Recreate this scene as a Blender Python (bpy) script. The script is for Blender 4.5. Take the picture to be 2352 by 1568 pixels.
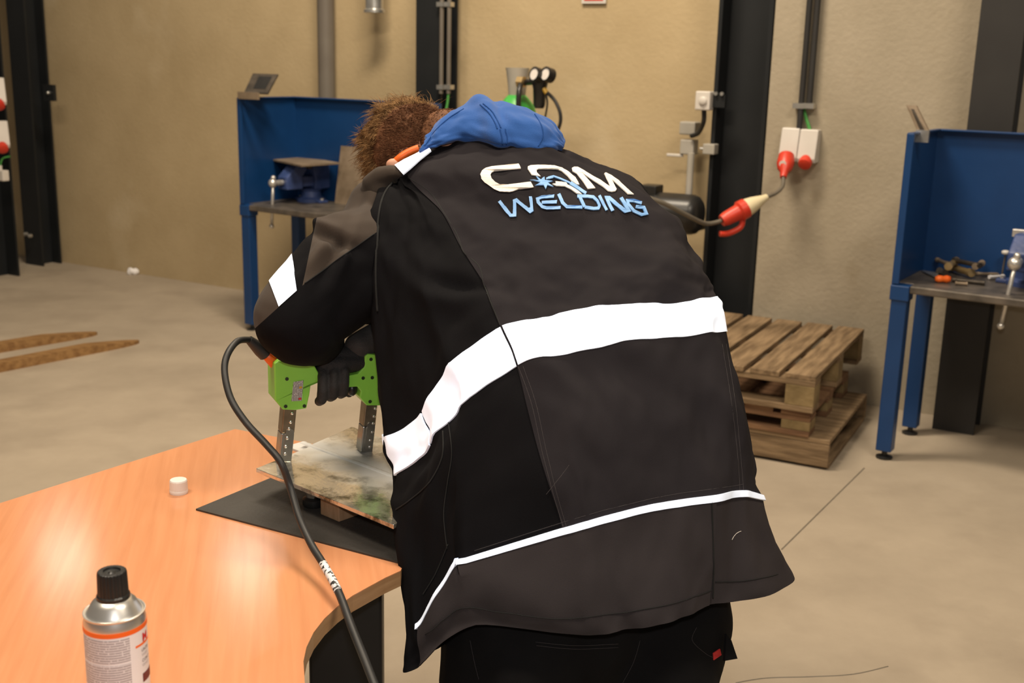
import bpy, bmesh, math, random
from math import sin, cos, pi, radians, sqrt
from mathutils import Vector, Matrix, noise
from mathutils.bvhtree import BVHTree
from mathutils.geometry import tessellate_polygon

random.seed(7)
sc = bpy.context.scene
for o in list(bpy.data.objects):
    bpy.data.objects.remove(o)
COL = sc.collection

# ------------------------------------------------------------------ camera
IW, IH, FPX = 2352, 1568, 2630.0
PITCH, ROLL, CAMH = radians(13.76), radians(1.4), 1.55
Fw = Vector((0, cos(PITCH), -sin(PITCH)))
R0 = Vector((1, 0, 0)); D0 = Vector((0, -sin(PITCH), -cos(PITCH)))
Rt = R0 * cos(ROLL) - D0 * sin(ROLL)
Dn = R0 * sin(ROLL) + D0 * cos(ROLL)
CAM = Vector((0, 0, CAMH))
cd = bpy.data.cameras.new('camera'); cam = bpy.data.objects.new('camera', cd); COL.objects.link(cam)
up = -Dn; bk = -Fw
cam.matrix_world = Matrix(((Rt.x, up.x, bk.x, CAM.x), (Rt.y, up.y, bk.y, CAM.y), (Rt.z, up.z, bk.z, CAM.z), (0, 0, 0, 1)))
cd.sensor_width = 36; cd.lens = FPX / IW * 36; cd.clip_start = 0.05; cd.clip_end = 100
cd.dof.use_dof = True; cd.dof.focus_distance = 1.95; cd.dof.aperture_fstop = 6.5
sc.camera = cam
sc.view_settings.view_transform = 'Standard'; sc.view_settings.look = 'None'
sc.view_settings.gamma = 1; sc.view_settings.use_curve_mapping = False
sc.view_settings.exposure = 0.0

# ------------------------------------------------------------------ world and lights
wd = bpy.data.worlds.new('hall_ambient'); sc.world = wd; wd.use_nodes = True
bg = wd.node_tree.nodes['Background']
bg.inputs[0].default_value = (1.0, 0.86, 0.70, 1); bg.inputs[1].default_value = 0.13

def area(name, loc, target, size, sy, power, color):
    l = bpy.data.lights.new(name, 'AREA'); l.shape = 'RECTANGLE'; l.size = size; l.size_y = sy
    l.energy = power; l.color = color
    o = bpy.data.objects.new(name, l); COL.objects.link(o); o.location = loc
    d = Vector(target) - Vector(loc)
    o.rotation_euler = d.to_track_quat('-Z', 'Y').to_euler()
    return o
WARM = (1.0, 0.85, 0.66)
area('hall_lamp', (-1.6, 1.2, 4.6), (-1.2, 2.6, 0), 1.6, 0.6, 105, WARM)
area('hall_lamp', (-0.6, 4.2, 5.2), (-0.2, 6.2, 0.8), 1.6, 0.6, 235, WARM)
area('hall_lamp', (1.8, 0.6, 5.0), (1.6, 3.0, 0), 1.6, 0.6, 125, (1.0, 0.86, 0.68))
area('rear_lamp', (-2.95, 7.08, 3.25), (-0.9, 2.2, 0.7), 0.3, 0.12, 2.8, (1.0, 0.92, 0.80))
area('rear_lamp', (-1.73, 7.05, 3.25), (-0.5, 2.2, 0.7), 0.3, 0.12, 2.8, (1.0, 0.92, 0.80))
area('camera_flash', (0.0, 0.02, 1.67), (0.0, 2.0, 1.20), 0.07, 0.05, 10, (1.0, 0.97, 0.94))

# ------------------------------------------------------------------ pixel helpers
def ray(x, y): return Fw + Rt * ((x - IW / 2) / FPX) + Dn * ((y - IH / 2) / FPX)
def W(x, y, Z): return CAM + ray(x, y) * Z
def G(x, y, z=0.0):
    d = ray(x, y); return CAM + d * ((z - CAMH) / d.z)
def PX(P):
    v = Vector(P) - CAM; Z = v.dot(Fw)
    return (v.dot(Rt) / Z * FPX + IW / 2, v.dot(Dn) / Z * FPX + IH / 2, Z)

# ------------------------------------------------------------------ materials
def nt(name):
    m = bpy.data.materials.new(name); m.use_nodes = True
    n = m.node_tree.nodes; b = n['Principled BSDF']
    return m, n, m.node_tree.links, b
def pm(name, c, rough=0.5, metal=0.0, c2=None, ns=8.0, bump=0.0, bs=60.0, stretch=(1, 1, 1), spec=0.5, coat=0.0, rvar=0.0, sheen=0.0, ramp=(0.35, 0.65), detail=6):
    m, n, l, b = nt(name)
    b.inputs['Base Color'].default_value = (*c, 1); b.inputs['Roughness'].default_value = rough
    b.inputs['Metallic'].default_value = metal; b.inputs['Specular IOR Level'].default_value = spec
    if coat: b.inputs['Coat Weight'].default_value = coat; b.inputs['Coat Roughness'].default_value = 0.15
    if sheen: b.inputs['Sheen Weight'].default_value = sheen; b.inputs['Sheen Roughness'].default_value = 0.5
    tc = n.new('ShaderNodeTexCoord'); mp = n.new('ShaderNodeMapping'); mp.inputs['Scale'].default_value = stretch
    l.new(tc.outputs['Object'], mp.inputs['Vector'])
    oi = n.new('ShaderNodeObjectInfo'); ml = n.new('ShaderNodeMath'); ml.operation = 'MULTIPLY'; ml.inputs[1].default_value = 37.0
    l.new(oi.outputs['Random'], ml.inputs[0]); l.new(ml.outputs[0], mp.inputs['Location'])
    if c2:
        t = n.new('ShaderNodeTexNoise'); t.inputs['Scale'].default_value = ns; t.inputs['Detail'].default_value = detail
        l.new(mp.outputs[0], t.inputs['Vector'])
        r = n.new('ShaderNodeValToRGB'); r.color_ramp.elements[0].position = ramp[0]; r.color_ramp.elements[1].position = ramp[1]
        r.color_ramp.elements[0].color = (*c, 1); r.color_ramp.elements[1].color = (*c2, 1)
        l.new(t.outputs['Fac'], r.inputs[0]); l.new(r.outputs[0], b.inputs['Base Color'])
        if rvar:
            mr = n.new('ShaderNodeMapRange'); mr.inputs['To Min'].default_value = rough - rvar; mr.inputs['To Max'].default_value = rough + rvar
            l.new(t.outputs['Fac'], mr.inputs[0]); l.new(mr.outputs[0], b.inputs['Roughness'])
    if bump:
        t2 = n.new('ShaderNodeTexNoise'); t2.inputs['Scale'].default_value = bs; t2.inputs['Detail'].default_value = 5
        l.new(mp.outputs[0], t2.inputs['Vector'])
        bp = n.new('ShaderNodeBump'); bp.inputs['Strength'].default_value = bump; bp.inputs['Distance'].default_value = 0.01
        l.new(t2.outputs['Fac'], bp.inputs['Height']); l.new(bp.outputs[0], b.inputs['Normal'])
    return m

def concrete(name, a, bcol, c3, s1, s2, bump, thr=(0.63, 0.75)):
    m, n, l, b = nt(name); b.inputs['Roughness'].default_value = 0.85
    tc = n.new('ShaderNodeTexCoord')
    t1 = n.new('ShaderNodeTexNoise'); t1.inputs['Scale'].default_value = s1; t1.inputs['Detail'].default_value = 9; t1.inputs['Roughness'].default_value = 0.62
    t2 = n.new('ShaderNodeTexNoise'); t2.inputs['Scale'].default_value = s2; t2.inputs['Detail'].default_value = 6
    l.new(tc.outputs['Object'], t1.inputs[0]); l.new(tc.outputs['Object'], t2.inputs[0])
    r1 = n.new('ShaderNodeValToRGB'); r1.color_ramp.elements[0].position = 0.3; r1.color_ramp.elements[1].position = 0.7
    r1.color_ramp.elements[0].color = (*a, 1); r1.color_ramp.elements[1].color = (*bcol, 1)
    r2 = n.new('ShaderNodeValToRGB'); r2.color_ramp.elements[0].position = thr[0]; r2.color_ramp.elements[1].position = thr[1]
    r2.color_ramp.elements[0].color = (0, 0, 0, 1); r2.color_ramp.elements[1].color = (0.55, 0.55, 0.55, 1)
    mx = n.new('ShaderNodeMixRGB'); mx.inputs[2].default_value = (*c3, 1)
    l.new(t1.outputs['Fac'], r1.inputs[0]); l.new(t2.outputs['Fac'], r2.inputs[0])
    l.new(r2.outputs[0], mx.inputs[0]); l.new(r1.outputs[0], mx.inputs[1]); l.new(mx.outputs[0], b.inputs['Base Color'])
    t3 = n.new('ShaderNodeTexNoise'); t3.inputs['Scale'].default_value = 45; t3.inputs['Detail'].default_value = 6
    l.new(tc.outputs['Object'], t3.inputs[0])
    bp = n.new('ShaderNodeBump'); bp.inputs['Strength'].default_value = bump; bp.inputs['Distance'].default_value = 0.01
    l.new(t3.outputs['Fac'], bp.inputs['Height']); l.new(bp.outputs[0], b.inputs['Normal'])
    return m

M = {}
M['wall'] = concrete('wall_concrete_tan', (0.42, 0.32, 0.18), (0.50, 0.39, 0.23), (0.60, 0.50, 0.34), 2.0, 1.5, 0.2, (0.60, 0.74))
M['wall2'] = concrete('wall_concrete_grey', (0.33, 0.28, 0.20), (0.41, 0.35, 0.26), (0.27, 0.21, 0.125), 2.4, 3.4, 0.25, (0.60, 0.76))
M['floor'] = concrete('floor_concrete', (0.31, 0.255, 0.19), (0.42, 0.35, 0.265), (0.26, 0.21, 0.155), 1.5, 2.6, 0.08, (0.52, 0.74))
M['beam'] = pm('painted_steel_anthracite', (0.011, 0.0125, 0.014), 0.5, c2=(0.015, 0.0165, 0.018), ns=3, spec=0.3)
M['beam_grey'] = pm('painted_steel_grey', (0.028, 0.026, 0.025), 0.55, c2=(0.035, 0.033, 0.031), ns=3, spec=0.3)
M['pipe_grey'] = pm('grey_pipe', (0.135, 0.115, 0.095), 0.5, c2=(0.16, 0.14, 0.115), ns=5)
M['galv'] = pm('galvanised_steel', (0.55, 0.54, 0.50), 0.32, 0.85, c2=(0.7, 0.69, 0.66), ns=18)
M['blue'] = pm('blue_paint', (0.0045, 0.038, 0.135), 0.38, c2=(0.006, 0.046, 0.16), ns=4, bump=0.05, bs=30)
M['steel_top'] = pm('worn_steel_top', (0.10, 0.088, 0.075), 0.45, 0.5, c2=(0.20, 0.17, 0.14), ns=12, bump=0.08)
M['steel_dark'] = pm('dark_steel', (0.06, 0.05, 0.04), 0.45, 0.6, c2=(0.11, 0.09, 0.07), ns=14)
M['rust'] = pm('brown_steel_plate', (0.19, 0.14, 0.09), 0.6, 0.2, c2=(0.30, 0.23, 0.16), ns=10, bump=0.1)
M['rust2'] = pm('rusty_fork_steel', (0.21, 0.105, 0.035), 0.6, 0.1, c2=(0.34, 0.19, 0.07), ns=9, bump=0.15, stretch=(1, 4, 4))
M['vise_blue'] = pm('vise_blue_paint', (0.03, 0.055, 0.16), 0.4, c2=(0.05, 0.08, 0.22), ns=20, bump=0.1)
M['vise_steel'] = pm('vise_bright_steel', (0.60, 0.58, 0.54), 0.3, 0.7, c2=(0.75, 0.73, 0.7), ns=30)
M['wood_pallet'] = pm('pallet_wood', (0.14, 0.088, 0.043), 0.8, c2=(0.29, 0.195, 0.105), ns=5, bump=0.3, bs=25, stretch=(1.0, 9, 9))
M['wood_pallet_y'] = pm('pallet_wood_across', (0.14, 0.088, 0.043), 0.8, c2=(0.29, 0.195, 0.105), ns=5, bump=0.3, bs=25, stretch=(9, 1.0, 9))
M['wood_block'] = pm('pallet_block_wood', (0.16, 0.11, 0.045), 0.85, c2=(0.27, 0.19, 0.085), ns=14, bump=0.3, bs=40)
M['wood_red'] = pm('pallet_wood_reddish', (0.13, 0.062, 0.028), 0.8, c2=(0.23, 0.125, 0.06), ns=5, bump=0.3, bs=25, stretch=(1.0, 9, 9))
M['white_plastic'] = pm('white_plastic', (0.60, 0.56, 0.51), 0.4, c2=(0.66, 0.62, 0.57), ns=6)
M['grey_plastic'] = pm('grey_plastic', (0.36, 0.34, 0.29), 0.5, c2=(0.42, 0.39, 0.34), ns=6)
M['cream_plastic'] = pm('cream_plastic', (0.68, 0.58, 0.36), 0.45, c2=(0.74, 0.64, 0.42), ns=9)
M['red_plastic'] = pm('red_plastic', (0.55, 0.03, 0.015), 0.4, c2=(0.65, 0.05, 0.02), ns=9)
M['black_rubber'] = pm('black_rubber', (0.018, 0.018, 0.018), 0.5, c2=(0.028, 0.027, 0.026), ns=20)
M['cable_grey'] = pm('grey_cable', (0.12, 0.105, 0.08), 0.5, c2=(0.15, 0.13, 0.1), ns=20)
M['green_wire'] = pm('green_wire', (0.05, 0.28, 0.05), 0.45, c2=(0.09, 0.36, 0.08), ns=20)
M['green_paint'] = pm('green_cylinder_paint', (0.04, 0.36, 0.05), 0.4, c2=(0.06, 0.44, 0.07), ns=8)
M['yellow'] = pm('yellow_fitting', (0.65, 0.38, 0.03), 0.4, c2=(0.75, 0.46, 0.05), ns=9)
M['gauge'] = pm('gauge_face', (0.75, 0.70, 0.66), 0.3, c2=(0.8, 0.76, 0.72), ns=50)
M['black_plastic'] = pm('black_plastic', (0.012, 0.012, 0.012), 0.35, c2=(0.02, 0.019, 0.018), ns=15)
M['sign_red'] = pm('sign_red', (0.62, 0.04, 0.02), 0.5, c2=(0.7, 0.06, 0.03), ns=5)
M['orange'] = pm('orange_plastic', (0.90, 0.13, 0.01), 0.45, c2=(0.95, 0.18, 0.02), ns=12)
M['brass'] = pm('brass_scrap', (0.42, 0.28, 0.10), 0.4, 0.6, c2=(0.55, 0.4, 0.2), ns=25)
M['mat'] = pm('black_rubber_mat', (0.030, 0.027, 0.024), 0.55, c2=(0.046, 0.042, 0.038), ns=5, bump=0.15, bs=120)
M['fab_black'] = pm('black_work_fabric', (0.0040, 0.0037, 0.0047), 0.9, c2=(0.0054, 0.0050, 0.0062), ns=7, bump=0.12, bs=900, spec=0.12)
M['fab_char'] = pm('charcoal_work_fabric', (0.0180, 0.0155, 0.0180), 0.9, c2=(0.0232, 0.0200, 0.0226), ns=5, bump=0.12, bs=900, spec=0.12)
M['fab_grey'] = pm('dark_grey_hem_fabric', (0.036, 0.0305, 0.0325), 0.9, c2=(0.045, 0.038, 0.040), ns=5, bump=0.12, bs=900, spec=0.12)
M['fab_brown'] = pm('brown_grey_sleeve_fabric', (0.045, 0.032, 0.024), 0.8, c2=(0.056, 0.041, 0.031), ns=5, bump=0.12, bs=900, spec=0.25, sheen=0.06)
M['fab_trouser'] = pm('black_trouser_fabric', (0.007, 0.0065, 0.007), 0.95, c2=(0.0095, 0.009, 0.0095), ns=9, bump=0.12, bs=700, spec=0.15)
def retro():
    m, n, l, b = nt('reflective_tape'); d = n.new('ShaderNodeBsdfDiffuse'); d.inputs[0].default_value = (1.25, 1.42, 1.75, 1)  # over-bright diffuse: flash returned by the tape is put into the colour
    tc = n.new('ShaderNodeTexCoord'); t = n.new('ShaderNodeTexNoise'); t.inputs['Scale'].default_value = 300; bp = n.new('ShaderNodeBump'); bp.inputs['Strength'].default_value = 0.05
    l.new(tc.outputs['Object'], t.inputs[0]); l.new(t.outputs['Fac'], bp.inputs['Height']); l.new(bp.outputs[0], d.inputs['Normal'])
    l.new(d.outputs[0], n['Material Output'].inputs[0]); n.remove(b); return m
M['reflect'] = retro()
M['print_white'] = pm('cream_print', (0.93, 0.84, 0.74), 0.7, c2=(0.97, 0.89, 0.80), ns=200)
M['print_blue'] = pm('light_blue_print', (0.20, 0.42, 0.80), 0.6, c2=(0.30, 0.54, 0.90), ns=60)
M['hood'] = pm('blue_fleece', (0.030, 0.105, 0.36), 0.95, c2=(0.038, 0.125, 0.41), ns=10, bump=0.2, bs=700, spec=0.15, sheen=0.25)
M['hood_seam'] = pm('blue_fleece_seam', (0.022, 0.075, 0.27), 0.95, c2=(0.028, 0.09, 0.3), ns=40, spec=0.1)
M['skin'] = pm('skin', (0.62, 0.30, 0.19), 0.5, c2=(0.70, 0.36, 0.24), ns=12)
M['glove'] = pm('black_knit_glove', (0.014, 0.013, 0.013), 0.75, c2=(0.022, 0.02, 0.02), ns=40, bump=0.25, bs=400)
M['glove_grey'] = pm('grey_knit_glove', (0.035, 0.031, 0.029), 0.85, c2=(0.05, 0.045, 0.042), ns=60, bump=0.25, bs=400)
M['stitch'] = pm('grey_stitching', (0.045, 0.038, 0.04), 0.8, c2=(0.06, 0.05, 0.05), ns=200)
M['seam'] = pm('dark_seam', (0.006, 0.006, 0.006), 0.9, c2=(0.008, 0.008, 0.008), ns=100)
M['green_lime'] = pm('lime_green_plastic', (0.26, 0.66, 0.07), 0.38, c2=(0.29, 0.70, 0.085), ns=8, coat=0.15)
M['screw_dark'] = pm('dark_screw', (0.015, 0.03, 0.01), 0.4, c2=(0.02, 0.035, 0.015), ns=50)
M['leg_steel'] = pm('yoke_leg_steel', (0.17, 0.135, 0.09), 0.35, 0.75, c2=(0.30, 0.25, 0.18), ns=25)
M['leg_shiny'] = pm('yoke_foot_steel', (0.34, 0.33, 0.30), 0.25, 0.85, c2=(0.45, 0.44, 0.41), ns=25)
M['rivet'] = pm('bright_rivet', (0.75, 0.74, 0.70), 0.2, 0.9, c2=(0.85, 0.84, 0.8), ns=80)
M['label'] = pm('white_paper_label', (0.84, 0.82, 0.82), 0.5, c2=(0.88, 0.86, 0.86), ns=20)
M['ink'] = pm('black_ink', (0.03, 0.03, 0.03), 0.6, c2=(0.04, 0.04, 0.04), ns=20)
M['ink_red'] = pm('red_ink', (0.60, 0.02, 0.02), 0.6, c2=(0.66, 0.03, 0.03), ns=20)
M['ink_maroon'] = pm('maroon_ink', (0.16, 0.03, 0.03), 0.6, c2=(0.2, 0.05, 0.05), ns=200)
M['ink_grey'] = pm('grey_ink', (0.42, 0.40, 0.40), 0.6, c2=(0.5, 0.48, 0.48), ns=20)
M['can_metal'] = pm('tin_can_metal', (0.78, 0.76, 0.72), 0.32, 0.9, c2=(0.84, 0.82, 0.78), ns=10)
M['edge_wood'] = pm('desk_edge_band', (0.36, 0.20, 0.095), 0.4, c2=(0.44, 0.26, 0.13), ns=10, stretch=(1, 1, 12))
M['edge_top'] = pm('desk_edge_lip', (0.70, 0.45, 0.22), 0.4, c2=(0.75, 0.5, 0.26), ns=10)
M['desk_leg'] = pm('desk_leg_black', (0.010, 0.010, 0.011), 0.45, c2=(0.015, 0.015, 0.016), ns=5)
M['wood_small'] = pm('small_wood_block', (0.33, 0.19, 0.10), 0.7, c2=(0.42, 0.26, 0.15), ns=20, stretch=(6, 1, 1))
M['tag_red'] = pm('red_woven_tag', (0.65, 0.03, 0.03), 0.8, c2=(0.7, 0.05, 0.05), ns=50)
M['sole'] = pm('boot_sole', (0.03, 0.028, 0.025), 0.8, c2=(0.04, 0.036, 0.03), ns=30)
M['boot'] = pm('black_boot_leather', (0.014, 0.012, 0.011), 0.45, c2=(0.02, 0.018, 0.016), ns=12, bump=0.1)
M['cap_white'] = pm('white_cap_plastic', (0.84, 0.80, 0.76), 0.35, c2=(0.88, 0.84, 0.80), ns=20)
M['eye'] = pm('eye', (0.75, 0.72, 0.70), 0.2, c2=(0.78, 0.75, 0.73), ns=20)

def desk_mat():
    m, n, l, b = nt('beech_laminate'); b.inputs['Roughness'].default_value = 0.17; b.inputs['Specular IOR Level'].default_value = 0.35
    tc = n.new('ShaderNodeTexCoord'); mp = n.new('ShaderNodeMapping')
    mp.inputs['Rotation'].default_value = (0, 0, radians(-102)); mp.inputs['Scale'].default_value = (1.0, 1.0, 1.0)
    l.new(tc.outputs['Object'], mp.inputs[0])
    m2 = n.new('ShaderNodeMapping'); m2.inputs['Scale'].default_value = (2.0, 34, 1); l.new(mp.outputs[0], m2.inputs[0])
    t = n.new('ShaderNodeTexNoise'); t.inputs['Scale'].default_value = 2.2; t.inputs['Detail'].default_value = 8; t.inputs['Distortion'].default_value = 0.6
    l.new(m2.outputs[0], t.inputs[0])
    m3 = n.new('ShaderNodeMapping'); m3.inputs['Scale'].default_value = (1.2, 5, 1); l.new(mp.outputs[0], m3.inputs[0])
    wv = n.new('ShaderNodeTexWave'); wv.bands_direction = 'Y'; wv.inputs['Scale'].default_value = 2.0; wv.inputs['Distortion'].default_value = 6.0; wv.inputs['Detail'].default_value = 2; wv.inputs['Detail Scale'].default_value = 0.8
    l.new(m3.outputs[0], wv.inputs[0])
    r = n.new('ShaderNodeValToRGB'); r.color_ramp.elements[0].position = 0.25; r.color_ramp.elements[1].position = 0.75
    r.color_ramp.elements[0].color = (0.63, 0.268, 0.125, 1); r.color_ramp.elements[1].color = (0.70, 0.318, 0.158, 1)
    l.new(t.outputs['Fac'], r.inputs[0])
    mx = n.new('ShaderNodeMixRGB'); mx.blend_type = 'MULTIPLY'; mx.inputs[0].default_value = 0.12
    r2 = n.new('ShaderNodeValToRGB'); r2.color_ramp.elements[0].color = (0.62, 0.5, 0.42, 1); r2.color_ramp.elements[1].color = (1, 1, 1, 1); r2.color_ramp.elements[1].position = 0.5
    l.new(wv.outputs['Fac'], r2.inputs[0]); l.new(r.outputs[0], mx.inputs[1]); l.new(r2.outputs[0], mx.inputs[2])
    l.new(mx.outputs[0], b.inputs['Base Color'])
    return m
M['desk'] = desk_mat()

def plate_mat():
    # bright steel with a sprayed white contrast coat either side of the weld (local Y = 0) and dark wet blotches
    m, n, l, b = nt('wet_steel_white_coat')
    tc = n.new('ShaderNodeTexCoord'); sp = n.new('ShaderNodeSeparateXYZ'); l.new(tc.outputs['Object'], sp.inputs[0])
    ab = n.new('ShaderNodeMath'); ab.operation = 'ABSOLUTE'; l.new(sp.outputs[1], ab.inputs[0])
    t = n.new('ShaderNodeTexNoise'); t.inputs['Scale'].default_value = 22; t.inputs['Detail'].default_value = 6; l.new(tc.outputs['Object'], t.inputs[0])
    ad = n.new('ShaderNodeMath'); ad.operation = 'MULTIPLY_ADD'; ad.inputs[1].default_value = 0.09; l.new(t.outputs['Fac'], ad.inputs[0]); l.new(ab.outputs[0], ad.inputs[2])
    r = n.new('ShaderNodeMapRange'); r.inputs['From Min'].default_value = 0.060; r.inputs['From Max'].default_value = 0.135; r.inputs['To Min'].default_value = 1; r.inputs['To Max'].default_value = 0
    l.new(ad.outputs[0], r.inputs[0])
    t2 = n.new('ShaderNodeTexNoise'); t2.inputs['Scale'].default_value = 16; t2.inputs['Detail'].default_value = 7; t2.inputs['Roughness'].default_value = 0.7; l.new(tc.outputs['Object'], t2.inputs[0])
    cr = n.new('ShaderNodeValToRGB'); e = cr.color_ramp.elements
    e[0].position = 0.38; e[0].color = (0.16, 0.15, 0.11, 1); e[1].position = 0.52; e[1].color = (0.82, 0.78, 0.69, 1)
    l.new(t2.outputs['Fac'], cr.inputs[0])
    mx = n.new('ShaderNodeMixRGB'); mx.inputs[2].default_value = (0.74, 0.73, 0.71, 1)
    l.new(r.outputs[0], mx.inputs[0]); l.new(cr.outputs[0], mx.inputs[1]); l.new(mx.outputs[0], b.inputs['Base Color'])
    mr = n.new('ShaderNodeMapRange'); mr.inputs['To Min'].default_value = 0.14; mr.inputs['To Max'].default_value = 0.5; l.new(r.outputs[0], mr.inputs[0]); l.new(mr.outputs[0], b.inputs['Roughness'])
    mm = n.new('ShaderNodeMapRange'); mm.inputs['To Min'].default_value = 0.85; mm.inputs['To Max'].default_value = 0.0; l.new(r.outputs[0], mm.inputs[0]); l.new(mm.outputs[0], b.inputs['Metallic'])
    bp = n.new('ShaderNodeBump'); bp.inputs['Strength'].default_value = 0.12; bp.inputs['Distance'].default_value = 0.003
    t4 = n.new('ShaderNodeTexNoise'); t4.inputs['Scale'].default_value = 55; t4.inputs['Detail'].default_value = 4; l.new(tc.outputs['Object'], t4.inputs[0])
    l.new(t4.outputs['Fac'], bp.inputs['Height']); l.new(bp.outputs[0], b.inputs['Normal'])
    return m
M['plate'] = plate_mat()

def text_mat(name, base, ink, lines, words, axis=2, waxis=0):
    # rows of tiny print: thin dark dashes on a pale base
    m, n, l, b = nt(name); b.inputs['Roughness'].default_value = 0.5
    tc = n.new('ShaderNodeTexCoord'); sp = n.new('ShaderNodeSeparateXYZ'); l.new(tc.outputs['Object'], sp.inputs[0])
    mu = n.new('ShaderNodeMath'); mu.operation = 'MULTIPLY'; mu.inputs[1].default_value = lines; l.new(sp.outputs[axis], mu.inputs[0])
    fr = n.new('ShaderNodeMath'); fr.operation = 'FRACT'; l.new(mu.outputs[0], fr.inputs[0])
    gt = n.new('ShaderNodeMath'); gt.operation = 'GREATER_THAN'; gt.inputs[1].default_value = 0.42; l.new(fr.outputs[0], gt.inputs[0])
    fl = n.new('ShaderNodeMath'); fl.operation = 'FLOOR'; l.new(mu.outputs[0], fl.inputs[0])
    cb = n.new('ShaderNodeCombineXYZ')
    wm = n.new('ShaderNodeMath'); wm.operation = 'MULTIPLY'; wm.inputs[1].default_value = words; l.new(sp.outputs[waxis], wm.inputs[0])
    l.new(wm.outputs[0], cb.inputs[0]); l.new(fl.outputs[0], cb.inputs[1])
    t = n.new('ShaderNodeTexNoise'); t.inputs['Scale'].default_value = 1.0; t.inputs['Detail'].default_value = 3; l.new(cb.outputs[0], t.inputs[0])
    g2 = n.new('ShaderNodeMath'); g2.operation = 'GREATER_THAN'; g2.inputs[1].default_value = 0.42; l.new(t.outputs['Fac'], g2.inputs[0])
    an = n.new('ShaderNodeMath'); an.operation = 'MULTIPLY'; l.new(gt.outputs[0], an.inputs[0]); l.new(g2.outputs[0], an.inputs[1])
    mx = n.new('ShaderNodeMixRGB'); mx.inputs[1].default_value = (*base, 1); mx.inputs[2].default_value = (*ink, 1)
    l.new(an.outputs[0], mx.inputs[0]); l.new(mx.outputs[0], b.inputs['Base Color'])
    return m
M['text_can'] = text_mat('tiny_print_on_can', (0.76, 0.74, 0.75), (0.38, 0.36, 0.38), 330, 420)
M['text_yoke'] = text_mat('tiny_print_on_yoke_label', (0.78, 0.76, 0.74), (0.10, 0.10, 0.10), 480, 500, axis=0, waxis=2)
M['text_cable'] = pm('print_on_cable_label', (0.03, 0.03, 0.03), 0.5, c2=(0.78, 0.78, 0.8), ns=170, ramp=(0.42, 0.46), detail=1)

def hair_mat(name, a, c):
    m, n, l, b = nt(name); b.inputs['Roughness'].default_value = 0.65; b.inputs['Specular IOR Level'].default_value = 0.15
    tc = n.new('ShaderNodeTexCoord'); t = n.new('ShaderNodeTexNoise'); t.inputs['Scale'].default_value = 55; t.inputs['Detail'].default_value = 4
    l.new(tc.outputs['Object'], t.inputs[0])
    r = n.new('ShaderNodeValToRGB'); r.color_ramp.elements[0].position = 0.3; r.color_ramp.elements[1].position = 0.7
    r.color_ramp.elements[0].color = (*a, 1); r.color_ramp.elements[1].color = (*c, 1)
    l.new(t.outputs['Fac'], r.inputs[0]); l.new(r.outputs[0], b.inputs['Base Color'])
    return m
M['hair'] = hair_mat('brown_hair', (0.10, 0.046, 0.018), (0.42, 0.24, 0.10))
M['hair_short'] = hair_mat('short_dark_brown_hair', (0.10, 0.042, 0.020), (0.22, 0.10, 0.05))

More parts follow.
